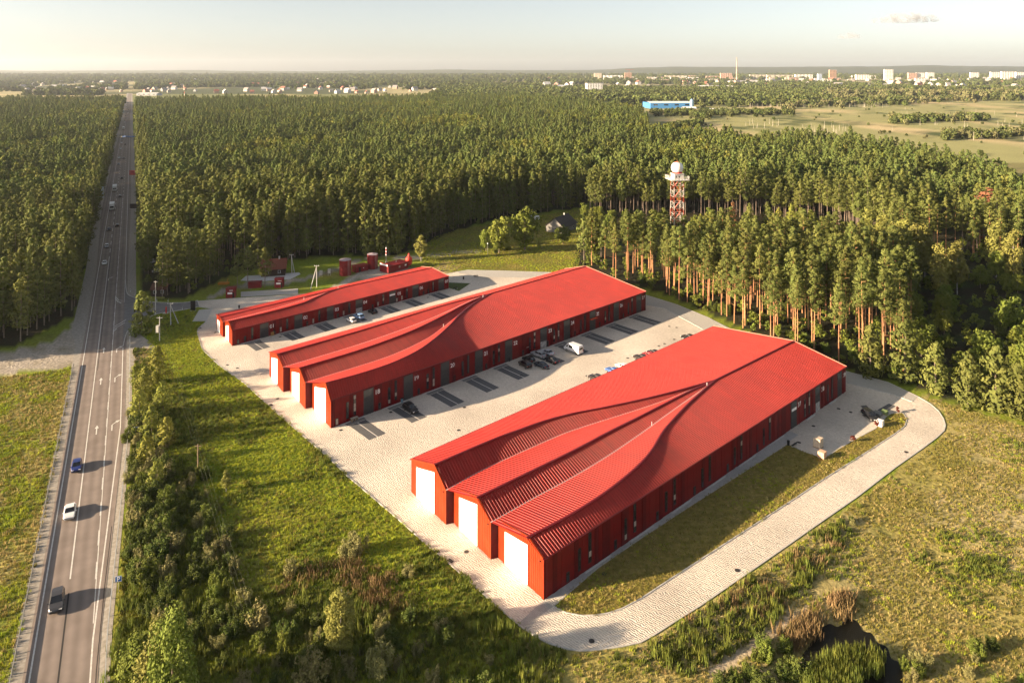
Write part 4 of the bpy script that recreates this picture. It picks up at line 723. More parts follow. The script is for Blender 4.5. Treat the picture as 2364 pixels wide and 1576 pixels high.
EX = [PAVE, [tuple(v.xy) for v in P([(284,800),(291,772),(302,758),(330,743),(362,725),(420,716),(460,708),(457,694),(289,640)])]]
MEAD = P([(300,1500),(304,1000),(345,800),(335,752),(365,728),(452,712),(444,744),(480,744)]) + PAVE[52:64][::-1] + P([(1240,1475),(1310,1510),(1290,1600),(250,1600)])
grass('meadow_grass', MEAD, .62, G1+G3[:2]+G4, [3,3,3,2,1.5,1.5,1.2], (.55,1.15), 'green meadow grass between the road and the yard', 1, EX)
grass('verge_grass', [Vector((ROADX(y,edgeR(y)+3.2),y,0)) for y in (86,100,120,150,180,205)]+[Vector((ROADX(y,edgeR(y)+7.5),y,0)) for y in (205,180,150,120,100,86)], .5, G2+G4+G3, [1.5,1.5,2,2,1,1,1], (.6,1.3), 'rough grass along the right verge of the highway', 2)
grass('field_grass', LFIELD, .75, G2+G3+G1, [2,2,1.4,1.4,1.4,1.2,1,1], (.7,1.5), 'long yellow-green field grass left of the highway', 3, [GRAVEL], 6)
RF_ = P([(1310,1512),(1480,1492),(1565,1440),(1775,1298),(1980,1156),(2170,1015),(2192,985),(2176,945),(2130,915),(2364,985)])+[Vector((150,150,0)),Vector((90,80,0)),Vector((10,84,0))]
grass('dry_field_grass', RF_, .5, G3+G2+G1[:1]+G4[:1], [2,2,2,2,2,1.6,.9], (.3,1.0), 'dry straw-coloured grass field right of the ring road', 4, EX+[POND,TRACK], 16, .33)
grass('lawn_grass', LAWN, .5, G3+G2[:1]+G1[:1], [2,2,2,1.4,1], (.4,1.1), 'dry grass of the strip beside the nearest building', 5)
grass('clearing_grass', CLEAR, 1.0, G3+G1[:2], [2,2,2,2,2], (.6,1.2), 'grass of the clearing by the house', 6, EX)
grass('roadside_weeds', P([(1490,1500),(1570,1445),(1700,1360),(1840,1265),(1985,1165),(1995,1200),(1880,1340),(1780,1440),(1660,1530),(1560,1570)]), .75, G4+G5+G6[:1]+G2[:1], [3,3,1.2,1.2,1,1], (.6,1.2), 'tall weeds on the bank below the ring road', 7, [TRACK], 12, .44)
grass('reed_bed', P([(1862,1580),(1905,1522),(1950,1512),(1995,1500),(2045,1522),(2035,1560),(1990,1575),(1960,1640),(1850,1640)]), .5, G5, [1,1], (.8,1.35), 'green reeds standing in the pond', 8, (), 4, .36)
grass('brown_reeds', P([(1790,1470),(1850,1430),(1910,1385),(1960,1370),(1965,1420),(1915,1440),(1880,1470),(1840,1500)]), .6, G6, [1,1], (.9,1.5), 'brown dry reeds on the pond edge', 9, [TRACK], 12, .42)
grass('brown_weeds', P([(600,1420),(640,1330),(740,1290),(850,1300),(960,1350),(1000,1430),(900,1440),(760,1400)]), .8, G6+G4+G2[:1], [2,1.5,1.5,1.5,1], (.5,1.05), 'tall brown weeds in the foreground scrub', 10, EX, 12, .40)
grass('scrub_weeds', P([(300,1330),(420,1050),(560,1350),(1000,1440),(1180,1440),(1290,1520),(1290,1620),(230,1620)]), 1.0, G4+G5, [2,2,1,.6], (.6,1.2), 'dark tall weeds of the foreground scrub', 11, EX)
# ================================================================ VEHICLES
M_TYRE = mat('tyre',(.02,.02,.02),.9); M_RIM = mat('rim',(.35,.35,.36),.35,metal=.7); M_CGLASS = mat('car_glass',(.012,.014,.018),.06,spec=.9); M_HEAD = mat('headlight',(.8,.8,.78),.15); M_TAIL = mat('taillight',(.4,.02,.02),.3); M_BLACKP = mat('black_plastic',(.025,.025,.027),.6)
PAINT = {}
def paint(c):
    if c not in PAINT: PAINT[c] = mat('car_paint', c, .28, metal=.15, spec=.6)
    return PAINT[c]
def car_meshes(L, Wd, Hh, belt, hood, cab, trunk_z):
    """cab = (windscreen base, roof front, roof rear, rear-window base) along x, front is +x"""
    mb = MB(); h = L/2; w = Wd/2; st = [(h,.66*w,.45,.66*hood),(h-.08,.84*w,.34,.82*hood),(h-.45,.96*w,.26,.95*hood),(cab[0]+.1,w,.24,hood*1.02),(0,w,.24,belt),(cab[3]+.1,w,.25,belt),(cab[3]-.15,.98*w,.26,trunk_z),(-h+.4,.95*w,.28,trunk_z*.99),(-h+.08,.86*w,.36,trunk_z*.94),(-h,.72*w,.48,trunk_z*.8)]
    if cab[3] < -h+.5: st = st[:5]+[(-h+.5,.98*w,.26,belt),(-h+.1,.92*w,.34,belt),(-h,.82*w,.46,belt*.95)]
    for (x,hw,zb,zt) in st: mb.v += [(x,-hw*.9,zb),(x,-hw,zb+.18),(x,-hw,zt-.14),(x,-hw*.86,zt),(x,hw*.86,zt),(x,hw,zt-.14),(x,hw,zb+.18),(x,hw*.9,zb)]
    for i in range(len(st)-1):
        for j in range(8): k = (j+1)%8; mb.f.append((8*i+j,8*i+k,8*i+8+k,8*i+8+j)); mb.mi.append(0)
    mb.f += [tuple(range(7,-1,-1)), tuple(8*(len(st)-1)+j for j in range(8))]; mb.mi += [0,0]
    a,b,c,d = cab; z0 = belt-.06; cb = [(a,.84*w,z0),(b,.70*w,Hh-.04),((b+c)/2,.72*w,Hh),(c,.69*w,Hh-.05),(d,.82*w,z0)]; k = len(mb.v)
    for (x,hw,z) in cb: mb.v += [(x,-hw,z),(x,hw,z)]
    mid = len(mb.v); mb.v += [((b+c)/2,-.86*w,z0),((b+c)/2,.86*w,z0)]
    mb.f += [(k,k+1,k+3,k+2),(k+2,k+3,k+5,k+4),(k+4,k+5,k+7,k+6),(k+6,k+7,k+9,k+8),(k,k+2,k+4,mid),(mid,k+4,k+6,k+8),(k+1,mid+1,k+5,k+3),(mid+1,k+9,k+7,k+5)]; mb.mi += [0]*8
    body = mb.mesh('body', M_BLACKP, False)
    def quad(pts, off):
        q = [Vector(p) for p in pts]; n = (q[1]-q[0]).cross(q[2]-q[0]).normalized()
        if n.dot(Vector(off)) < 0: n = -n
        return MB().poly([tuple(p+n*.015) for p in q])
    L_ = lambda p,q,t: tuple(Vector(p)*(1-t)+Vector(q)*t)
    V = mb.v; ws = quad([L_(V[k],V[k+2],.08),L_(V[k+1],V[k+3],.08),L_(V[k+1],V[k+3],.94),L_(V[k],V[k+2],.94)],(1,0,1)).mesh('windscreen',M_CGLASS)
    rw = quad([L_(V[k+8],V[k+6],.12),L_(V[k+9],V[k+7],.12),L_(V[k+9],V[k+7],.92),L_(V[k+8],V[k+6],.92)],(-1,0,1)).mesh('rear_window',M_CGLASS)
    sw = []
    for sgn in (-1,1):
        e = 0 if sgn < 0 else 1; zz = z0+.10; top = lambda i: (V[k+2*i+e][0], V[k+2*i+e][1], V[k+2*i+e][2]-.06)
        x0 = a-(a-b)*.2; x1 = d+(c-d)*.2; q = [(x0,sgn*.835*w,zz),(b-.05,top(1)[1],top(1)[2]),(c+.02,top(3)[1],top(3)[2]),(x1,sgn*.82*w,zz)]
        sw.append(MB().poly([(p[0],p[1]+sgn*.03,p[2]) for p in q]).mesh('side_window',M_CGLASS))
    tyre = MB().tube([(0,-.11,0),(0,.11,0)],.33,14).mesh('tyre',M_TYRE); rim = MB().tube([(0,-.118,0),(0,.118,0)],.21,10).mesh('rim',M_RIM)
    head = MB().box(-.05,.06,-.2,.2,-.08,.08).mesh('headlight',M_HEAD); tail = MB().box(-.05,.05,-.16,.16,-.1,.1).mesh('taillight',M_TAIL)
    return dict(L=L,W=Wd,body=body,ws=ws,rw=rw,sw=sw,tyre=tyre,rim=rim,head=head,tail=tail,hood=hood,tz=trunk_z)
CARS = {'suv':car_meshes(4.7,1.9,1.70,1.06,.98,(1.0,.25,-1.7,-2.2),1.06),'sedan':car_meshes(4.6,1.82,1.45,.94,.86,(.95,.15,-.95,-1.65),.93),'hatch':car_meshes(4.1,1.76,1.5,.95,.88,(.95,.2,-1.4,-1.95),.95)}
def car(kind, p, head, col, label, group=None, detail=True, z=Z_PAVE+.02, opened=False):
    k = CARS[kind]; t = thing({'suv':'suv_car','sedan':'sedan_car','hatch':'hatchback_car'}[kind], label, 'car', (p[0],p[1],z), head, group)
    b = link('body', k['body'], t); b.material_slots[0].link = 'OBJECT'; b.material_slots[0].material = paint(col)
    link('windscreen', k['ws'], t); link('rear_window', k['rw'], t); [link('side_window', m, t) for m in k['sw']]
    wx = k['L']*.29
    for sx in (1,-1):
        for sy in (1,-1):
            w = link('wheel', k['tyre'], t, (sx*wx,sy*(k['W']/2-.10),.33))
            if detail: link('rim', k['rim'], w)
    if detail:
        for sy in (1,-1): link('headlight', k['head'], t, (k['L']/2-.10,sy*k['W']*.33,k['hood']*.74)); link('taillight', k['tail'], t, (-k['L']/2+.05,sy*k['W']*.36,k['tz']*.80))
        for sy in (1,-1): MB().box(-.1,.1,-.1,.1,-.07,.07).build('mirror',paint(col),t).location = (.75,sy*(k['W']/2+.08),k['hood']+.05)
    if opened: g = MB().box(-.1,.75,-.75,.75,0,.07).build('tailgate',paint(col),t); g.location = (-1.75,0,1.66); g.rotation_euler = (0,R(-168),0)
    return t
HD = math.atan2(1,-.535)                         # highway direction, away from the viewer
def onroad(o, y_px): Y = F*CAMH/(y_px-HY); return Vector((ROADX(Y,o),Y,0))
zr = Z_ROAD+.01
GREY=(.05,.05,.055); BLACK=(.012,.012,.014); WHITE=(.75,.75,.74); NAVY=(.02,.035,.16); SILV=(.35,.36,.38); BROWN=(.04,.03,.026); REDC=(.45,.05,.05); BLUE=(.08,.16,.42)
car('suv',gp(131,1397),HD+math.pi,GREY,'dark grey SUV nearest on the highway, driving towards the viewer',z=zr); car('sedan',gp(161,1188),HD+math.pi,WHITE,'white sedan on the highway between the grey SUV and the navy car',z=zr); car('hatch',gp(177,1082),HD+math.pi,NAVY,'navy blue hatchback on the highway behind the white sedan',z=zr)
for i,(y,o,kd,c,l) in enumerate([(610,-11.4,'sedan',WHITE,'white car on the shaded highway beside the junction'),(571,-11.5,'hatch',SILV,'silver car second beyond the junction, coming towards the viewer'),(532,-11.5,'sedan',BLACK,'black car coming towards the viewer in the shade below the trucks'),(523,-7.6,'hatch',BLACK,'dark car driving away in the shade below the trucks'),(455,-7.6,'hatch',BLACK,'black car driving away beside the white trucks'),(413,-7.6,'sedan',BROWN,'dark car driving away just past the white trucks'),(380,-11.4,'hatch',SILV,'silver car near the roadside crossing, coming towards the viewer'),(366,-11.8,'suv',WHITE,'white SUV coming towards the viewer past the crossing'),(367,-7.6,'sedan',GREY,'grey car driving away past the crossing'),(344,-11.6,'sedan',WHITE,'white car before the blue gantry, coming towards the viewer'),(335,-7.4,'hatch',BLACK,'black car driving away before the blue gantry'),(331,-11.6,'hatch',WHITE,'white car second before the blue gantry'),(323,-11.5,'sedan',SILV,'silver car right under the blue gantry')]): car(kd,onroad(o,y),HD+(math.pi if o < -9 else 0),c,l,'cars on the highway',i < 4,zr)
for i,y in enumerate((283,274,268,262,258,254,250)): car('sedan',onroad((-11.5,-7.5)[i%2],y),HD,(WHITE,SILV,BLACK)[i%3],'tiny car in the far queue on the highway beyond the gantry','far cars on the highway',False,zr)
def truck(p, label, group=None, z=zr):
    t = thing('box_truck', label, 'truck', (p[0],p[1],z), HD+math.pi, group); wm = paint(WHITE)
    MB().box(-6,2.2,-1.25,1.25,1.0,3.7).build('cargo_box', M_WHITE, t); c = MB().prism([(2.5,-1.2),(4.6,-1.15),(4.6,1.15),(2.5,1.2)],.7,2.9).build('cab',wm,t); MB().box(4.59,4.63,-1.0,1.0,1.7,2.65).build('windscreen',M_CGLASS,c); MB().box(-5.8,4.3,-.6,.6,.6,1.0).build('chassis',M_BLACKP,t)
    for sy in (1,-1): MB().box(4.58,4.66,-.25,.25,-.1,.1).build('headlight',M_HEAD,t).location = (0,sy*.85,1.0)
    for x in (3.6,-3.2,-4.5):
        for sy in (1,-1): MB().tube([(0,-.15,0),(0,.15,0)],.5,12).build('wheel',M_TYRE,t).location = (x,sy*1.05,.5)
truck(onroad(-11.6,484),'white box truck nearest on the shaded highway'); truck(onroad(-11.6,441),'white box truck behind the first one on the highway'); truck(onroad(-11.6,299),'small white truck far beyond the blue gantry')
def van(p, head, label):
    t = thing('panel_van', label, 'van', (p[0],p[1],Z_PAVE+.02), head); pr = [(2.85,.4),(2.9,.95),(2.45,1.22),(1.75,2.05),(1.35,2.4),(.9,2.5),(-2.7,2.52),(-2.85,2.3),(-2.85,.42)]; mb = MB(); n = len(pr)
    for s in (-1,1): mb.v += [(x,s*(1.0 if z < 1.5 else 1.0-.13*(z-1.5)),z) for x,z in pr]
    mb.f = [tuple(range(n)),tuple(range(2*n-1,n-1,-1))]+[(i,n+i,n+(i+1)%n,(i+1)%n) for i in range(n)]; mb.mi=[0]*len(mb.f); b = mb.build('body',paint(WHITE),t)
    MB().poly([(2.47,-.82,1.27),(2.47,.82,1.27),(1.82,.78,2.05),(1.82,-.78,2.05)]).build('windscreen',M_CGLASS,t)
    for s in (-1,1):
        MB().poly([(2.05,s*1.005,1.35),(1.35,s*1.005,1.35),(1.35,s*.965,2.0),(1.6,s*.965,2.0)]).build('side_window',M_CGLASS,t); MB().poly([(.9,s*1.005,1.35),(-.4,s*1.005,1.35),(-.4,s*.955,2.05),(.9,s*.955,2.05)]).build('side_window',M_CGLASS,t); MB().box(-1.7,1.9,s*1.0-.02,s*1.0+.03,.55,.68).build('trim_strip',M_BLACKP,t)
        for x in (1.85,-1.75): w = MB().tube([(0,-.12,0),(0,.12,0)],.36,14).build('wheel',M_TYRE,t); w.location=(x,s*.88,.36); MB().tube([(0,-.13,0),(0,.13,0)],.22,10).build('rim',M_RIM,w)
        MB().box(-2.9,-2.84,s*.85-.08,s*.85+.08,.9,1.4).build('taillight',M_TAIL,t)
    MB().poly([(-2.865,-.8,1.4),(-2.865,.8,1.4),(-2.865,.76,2.1),(-2.865,-.76,2.1)]).build('rear_window',M_CGLASS,t)
toB = aB+math.pi/2; toA = aA+math.pi/2; toC = aC-math.pi/2
van(gp(1324,813),toB,'white panel van parked outside gate 23')
car('suv',gp(948,949),toB+math.pi,BLACK,'black SUV parked alone outside gate 19')
for kd,x,y,h,c,l in [('suv',1212,846,toB-.15,BROWN,'dark brown SUV at the left of the car group by gate 22'),('hatch',1220,834,toB,BLACK,'black car behind the brown SUV by gate 22'),('sedan',1249,847,toB,(.015,.025,.04),'dark blue sedan at the front of the car group by gate 22'),('suv',1243,823,toB,SILV,'grey SUV in the middle of the car group by gate 22'),('sedan',1263,818,toB,(.45,.46,.50),'silver sedan nearest gate 23'),('sedan',1273,836,toB,BLACK,'black sedan on the dark bay right of the blue one'),('hatch',811,743,toA,WHITE,'white hatchback on the bay outside gate 04'),('suv',828,735,toA,(.25,.40,.62),'light blue and white SUV beside the white hatchback'),('hatch',860,723,toA,BLACK,'black hatchback right of gate 04')]: car(kd,gp(x,y),h,c,l)
for kd,x,y,c,l in [('suv',1376,879,BROWN,'brown SUV half hidden behind the nearest roof, first on the left'),('sedan',1415,861,BLUE,'light blue car half hidden behind the nearest roof'),('hatch',1437,851,WHITE,'white car half hidden behind the nearest roof, right of the blue one'),('suv',1480,832,BROWN,'brown car half hidden behind the nearest roof beside the red one'),('hatch',1497,825,REDC,'red car half hidden behind the nearest roof'),('hatch',1509,820,BLACK,'dark car barely showing right of the red one'),('suv',1590,785,BLACK,'black car half hidden behind the far corner of the nearest roof')]: car(kd,gp(x,y),toC+math.pi,c,l)
d_ = gp(2030,975)-gp(1988,946); car('suv',gp(2010,966),math.atan2(d_.y,d_.x),BLACK,'black SUV with its tailgate open by gate 38',opened=True)
for x,y,c,l in ((354,607,WHITE,'white car parked in the dark yard between the pines'),(364,629,SILV,'silver car parked in the dark yard, nearer the gatehouse')): car('hatch',gp(x,y),.4,c,l)
# ================================================================ STREET FURNITURE, POLES, SIGNS
M_STEEL = mat('galvanised_steel',(.52,.52,.50),.45,metal=.5); M_CONC = mat('pole_concrete',(.52,.51,.48),.9,(.42,.41,.38),2); M_WOOD = mat('pole_wood',(.20,.14,.09),.9,(.28,.20,.13),3); M_BLUE = mat('sign_blue',(.03,.13,.42),.5); M_REDP = mat('dark_red_paint',(.17,.012,.014),.5,(.22,.016,.018),.5); M_BRED = mat('bright_red_paint',(.55,.045,.03),.5); M_DARK = mat('black_metal',(.015,.014,.015),.6)
def rail(offs, y0, y1, label, M_STEEL=M_STEEL):
    ln = [Vector((ROADX(y,offs(y)),y,0)) for y in np.arange(y0,y1,3.4)]; t = thing('guard_rail', label, 'guard rail', ln[0]); o = ln[0]
    mb = MB(); pts = [p-o for p in ln]
    for i in range(len(pts)-1):
        a, b = pts[i], pts[i+1]; q = (b-a).normalized(); q = Vector((-q.y,q.x,0))*.05
        mb.add([(*(a-q).xy,.50),(*(b-q).xy,.50),(*(b+q).xy,.50),(*(a+q).xy,.50),(*(a-q).xy,.84),(*(b-q).xy,.84),(*(b+q).xy,.84),(*(a+q).xy,.84)],[(0,1,5,4),(2,3,7,6),(4,5,6,7),(0,3,2,1)])
    mb.build('rail_beam', M_STEEL, t); pm = MB().box(-.06,.06,-.06,.06,0,.8).mesh('post',M_STEEL)
    for p in pts: link('post', pm, t, p)
rail(lambda y: edgeR(y)+2.0, 84, 218, 'long steel guard rail along the right verge of the highway'); rail(lambda y: -15.9, 84, 196, 'long steel guard rail on the field side of the highway', mat('dull_steel',(.24,.235,.21),.7))
def sign(x, y, hgt, w, h, txt, label, face=None):
    p = gp(x,y); t = thing('road_sign', label, 'road sign', p, face or 0.0); MB().tube([(0,.05,0),(0,.05,hgt)],.04,6).build('post',M_STEEL,t); pl = MB().box(-w/2,w/2,-.02,.02,hgt-h,hgt).build('sign_plate',M_BLUE,t); b = MB()
    for a in ((-w/2,-w/2+.04,hgt-h,hgt),(w/2-.04,w/2,hgt-h,hgt)): b.box(a[0],a[1],-.03,-.02,a[2],a[3])
    b.box(-w/2+.04,w/2-.04,-.03,-.02,hgt-.04,hgt); b.box(-w/2+.04,w/2-.04,-.03,-.02,hgt-h,hgt-h+.04); tag(b.build('border',M_SIGN,pl),kind='stuff'); return t, pl
t, pl = sign(273.5,1368,2.6,.95,.85,'P','blue parking sign on a post beside the highway',.25); me = text_mesh('P',.95); me.materials.clear(); me.materials.append(M_SIGN); q = link('letter', me, pl, (0,-.03,1.84)); q.rotation_euler = (R(90),0,0)
t, pl = sign(313.5,1012,2.6,1.3,.85,'','blue lane sign with two white arrows beside the highway',.1)
MB().box(-.32,-.2,-.035,-.025,1.85,2.4).add([(-.42,-.03,2.38),(-.1,-.03,2.38),(-.26,-.03,2.56)],[(0,1,2)]).build('straight_arrow',M_SIGN,pl); MB().box(.05,.17,-.035,-.025,1.85,2.25).add([(.05,-.03,2.25),(.17,-.03,2.25),(.4,-.03,2.42),(.34,-.03,2.5)],[(0,1,2,3)]).add([(.28,-.03,2.52),(.46,-.03,2.3),(.52,-.03,2.55)],[(0,1,2)]).build('turn_arrow',M_SIGN,pl)
def aframe(xt, yt, legs, label):
    a = gp(*legs[0]); b = gp(*legs[1]); Y = a.y; H_ = CAMH-(yt-HY)*Y/F; top = Vector(((xt-CX)/F*Y, Y, H_)); t = thing('utility_pole', label, 'utility pole', a)
    MB().tube([(0,0,0),tuple(top-a)],[.17,.11],8).build('pole',M_CONC,t); MB().tube([tuple(b-a),tuple(top-a-Vector((0,0,.5)))],[.16,.10],8).build('strut',M_CONC,t); r = top-a; c = MB().box(-.9,.9,-.06,.06,0,.12).build('cross_arm',M_CONC,t); c.location = r+Vector((0,0,-.35)); [MB().rev([(.07,0),(.09,.1),(.05,.22)],6).build('insulator',M_SIGN,t).__setattr__('location',r+Vector((x,0,-.22))) for x in (-.75,0,.75)]; return top
pA = aframe(731,612,[(731.5,662.4),(716.7,668.3)],'concrete A-shaped pole behind the lowest building, brightly lit'); pB_ = aframe(672.6,586.8,[(673.8,630),(679.8,629)],'pale A-shaped pole beside the red-roofed hut'); pC = aframe(393,699,[(394.3,750.8),(411.9,746.6)],'concrete A-shaped pole on the grass by the entrance')
def pole(x, yb, yt, label, m=M_CONC, box=False):
    a = gp(x,yb); H_ = CAMH-(yt-HY)*a.y/F; t = thing('utility_pole', label, 'utility pole', a); MB().tube([(0,0,0),(0,0,H_)],[.15,.10],8).build('pole',m,t)
    if box:
        MB().box(-.95,-.15,-.4,.4,2.6,4.6).build('transformer_box',mat('transformer_grey',(.40,.39,.36),.7),t); MB().box(-.9,.9,-.06,.06,H_-.5,H_-.38).build('cross_arm',M_STEEL,t)
    else: MB().box(-.6,.6,-.05,.05,H_-.4,H_-.3).build('cross_arm',m,t)
    return a+Vector((0,0,H_-.3))
q1 = pole(368.5,787,730,'utility pole carrying a grey transformer box above the roadside pines',M_CONC,True); q2 = pole(457,1096,1025,'thin brown wooden pole standing in the shaded meadow',M_WOOD); q3 = pole(359,726,648,'tall thin pole at the side road before the dark yard',M_CONC); q4 = pole(372,656,580,'thin pole at the edge of the wood',M_WOOD) if False else None
M_WIRE = mat('wire_aluminium',(.07,.075,.05),.8)
def wires(a, b, n, label, sag=.8):
    t = thing('power_line', label, 'power line', (a.x,a.y,0)); d = (b-a); d.z = 0; d.normalize(); s = Vector((-d.y,d.x,0))
    for i in range(n):
        o = s*(i-(n-1)/2)*.6; pts = [a+(b-a)*(k/10)+o-Vector((a.x,a.y,0))-Vector((0,0,sag*4*(k/10)*(1-k/10))) for k in range(11)]; MB().tube(pts,.008,4).build('wire',M_WIRE,t)
wires(q1,q2,3,'sagging overhead wires from the transformer pole across the meadow'); wires(q2,gp(570,1400,5.5),3,'overhead wires running from the wooden pole into the scrub'); wires(q1,pC,2,'short overhead wires between the transformer pole and the entrance pole',.4); wires(pC,q3,2,'overhead wires across the side road',.4)
# lamp on the meadow, marker posts, bins, benches
a = gp(1126,589); t = thing('lamp_post','white-headed lamp post alone on the meadow','lamp post',a); MB().tube([(0,0,0),(0,0,4.8)],[.07,.05],6).build('post',M_STEEL,t); MB().rev([(.05,4.75),(.28,4.9),(.3,5.15),(.1,5.35)],8).build('lamp_head',M_SIGN,t)
mp = MB().tube([(0,0,0),(0,0,1.0)],.07,6).mesh('marker_post',M_SIGN); mr_ = MB().tube([(0,0,0),(0,0,.18)],.075,6).mesh('band',M_DARK)
for x,y,w in ((301,674,'first'),(312,682,'second'),(339,692,'third'),(362,696,'fourth'),(388,697,'fifth')):
    t = thing('marker_post','white marker post on the far kerb of the side road, %s from the highway'%w,'marker post',gp(x,y),0,'marker posts of the side road'); link('post',mp,t); link('band',mr_,t,(0,0,.72))
t = thing('marker_post','white marker post on the near kerb of the side road','marker post',gp(421,716),0,'marker posts of the side road'); link('post',mp,t); link('band',mr_,t,(0,0,.72)); t = thing('marker_post','white marker post on the junction corner beside the lone pine','marker post',gp(313,748),0,'marker posts of the side road'); link('post',mp,t); link('band',mr_,t,(0,0,.72))
t = thing('pylon_sign','tall black pylon sign beside the yard entrance','pylon sign',gp(445.5,717)); MB().box(-.75,.75,-.18,.18,.1,3.3).build('panel',M_DARK,t); MB().box(-.85,.85,-.3,.3,0,.12).build('base',M_CONC,t)
t = thing('hydrant_post','red hydrant-like post on a pale slab by the entrance','hydrant',gp(383.5,723)); MB().rev([(.22,.1),(.25,.5),(.2,1.5),(.26,1.6),(.2,1.9),(.05,2.3)],10).build('post',M_BRED,t); MB().box(-1,1,-.5,.5,0,.1).build('slab',M_LIGHTC,t)
def bench(p, rz, label):
    t = thing('bench', label, 'bench', p, rz)
    for i in range(3): MB().box(-.9,.9,-.22+i*.15,-.1+i*.15,.42,.47).build('seat_slat',M_DARK,t)
    for i in range(2): MB().box(-.9,.9,.24,.28,.55+i*.17,.67+i*.17).build('back_slat',M_DARK,t)
    for s in (-.7,.7): MB().box(s-.04,s+.04,-.22,.28,0,.42).build('leg',M_STEEL,t)
bench(gp(1833,1030),aC+math.pi,'dark bench at the corner of the dry grass strip'); bench(gp(1099,641)+Vector((0,0,.08)),.2,'dark bench on the cobbles behind the lowest building'); bench(gp(1052,668),aA,'pale bench on the green lawn triangle')
def bin_(x,y,label,m=M_DARK): t = thing('litter_bin',label,'bin',gp(x,y)+Vector((0,0,.08))); MB().rev([(.26,0),(.3,.9)],10).build('bin_body',m,t); MB().rev([(.32,.9),(.32,.98),(.1,1.05)],10).build('lid',M_DARK,t)
bin_(1820,1028,'black litter bin beside the dark bench'); bin_(1070,645,'black litter bin on the cobbles behind the lowest building'); bin_(552,712,'black litter bin behind the lowest building near the entrance'); bin_(928,929,'small blue barrel against the wall near gate 19',mat('blue_barrel',(.15,.28,.36),.5)); bin_(1176,834,'dark bin against the wall near gate 22')
t = thing('picnic_table','pale wooden table against the wall left of gate 18','table',gp(818,972)+Vector((0,0,.08)),aB); [MB().box(-.9,.9,-.42+i*.28,-.17+i*.28,.72,.77).build('table_plank',M_BEIGE,t) for i in range(3)]; [MB().box(s-.05,s+.05,-.35,.35,0,.72).build('leg',M_WOOD,t) for s in (-.7,0,.7)]
t = thing('pallet','orange wooden pallet leaning on the wall right of gate 01','pallet',gp(628.8,775),aA); M_PAL = mat('pallet_wood',(.42,.26,.08),.8); [MB().box(-.5,.5,-.1,-.06,.1+i*.3,.25+i*.3).build('slat',M_PAL,t) for i in range(4)]; [MB().box(s-.05,s+.05,-.06,.04,.05,1.2).build('bearer',M_PAL,t) for s in (-.42,0,.42)]
t = thing('notice_stand','thin dark notice stand standing by the cars at gate 22','notice stand',gp(1219,818)+Vector((0,0,.08)),aB)
for s in (-.55,.55): MB().box(s-.04,s+.04,-.04,.04,0,2.0).build('upright',M_DARK,t)
MB().box(-.59,.59,-.04,.04,2.0,2.1).build('top_bar',M_STEEL,t)
def stack(x,y,sz,m1,label,layers=3):
    t = thing('goods_pallet',label,'goods pallet',gp(x,y)+Vector((0,0,.08)),aC); MB().box(-sz/2-.05,sz/2+.05,-sz/2-.05,sz/2+.05,0,.14).build('pallet',M_WOOD,t)
    for i in range(layers): MB().box(-sz/2,sz/2,-sz/2,sz/2,.15+i*.62,.73+i*.62).build('carton',m1,t)
stack(1889,1032,1.5,mat('pale_cartons',(.55,.45,.33),.8,(.48,.38,.28),3),'pale tall stack of cartons on the shaded cobbles'); stack(1898,1057,1.3,mat('orange_cartons',(.55,.30,.17),.8,(.6,.42,.3),3),'orange and cream stack of cartons at the grass edge',2); stack(2032,984,1.25,M_WHITE,'white wrapped stack behind the black SUV',2); stack(2042,955,1.2,mat('green_crates',(.20,.26,.10),.8),'green crates on the grass beside the black SUV',1); stack(2026,959,1.6,mat('grey_crates',(.18,.18,.17),.8),'grey crates right behind the black SUV',1)
for x,y,l in ((1969,1020,'small dark red shrub at the edge of the cobbles'),(2024,985,'dark red shrub beside the white wrapped stack'),(2073,953,'slim dark red sapling at the ring road bend')):
    t = thing('red_shrub',l,'shrub',gp(x,y),0); link('crown',dec_crown(int(x),1.5,.15,.55,18,14,.22).mesh('crown',bpy.data.materials.get('plum_leaves') or fol('plum_leaves',(.11,.02,.018),(.16,.035,.025))),t); MB().tube([(0,0,0),(0,0,1)],.04,5).build('trunk',M_BARKB,t)
sheet('parking_bay',P([(2025,947),(2052,932),(2068,938),(2041,954)]),.10,M_BAY)
# ================================================================ TANKS, HUTS, HOUSES
def tank(x,y,r,h,label):
    t = thing('water_tank',label,'tank',gp(x,y)); b = MB().rev([(r,0),(r,h)],28).build('tank_shell',M_REDP,t); MB().rev([(r+.06,h),(r+.06,h+.08),(.2,h+.5)],28).build('tank_roof',mat('tank_roof_grey',(.32,.25,.27),.5),t); s_ = []
    for k in range(1,4): MB().rev([(r+.03,h*k/4),(r+.03,h*k/4+.06)],28).build('hoop',M_REDP,t)
    for s in (-.2,.2): MB().tube([(r*.75+s,-r*.75,0),(r*.75+s,-r*.75,h+.6)],.04,5).build('ladder_rail',M_STEEL,t)
tank(797,634,2.27,5.9,'left dark red cylindrical tank behind the lowest building'); tank(860,619,2.1,5.7,'right dark red cylindrical tank behind the lowest building')
def hut(name,label,p,rz,lx,ly,h,m,extra=None,cat='hut'):
    t = thing(name,label,cat,p,rz); MB().box(-lx/2,lx/2,-ly/2,ly/2,0,h).build('wall',m,t); MB().box(-lx/2-.12,lx/2+.12,-ly/2-.12,ly/2+.12,h,h+.14).build('roof',m,t); return t
t = hut('equipment_hut','small dark red hut between the two tanks',gp(831.5,625),aA,5.6,3.2,2.3,M_REDP); MB().box(.4,.7,-1.66,-1.6,1.3,1.6).build('vent',M_SIGN,t); MB().box(-1.6,-.7,-1.65,-1.6,.05,1.9).build('door',M_DARK,t)
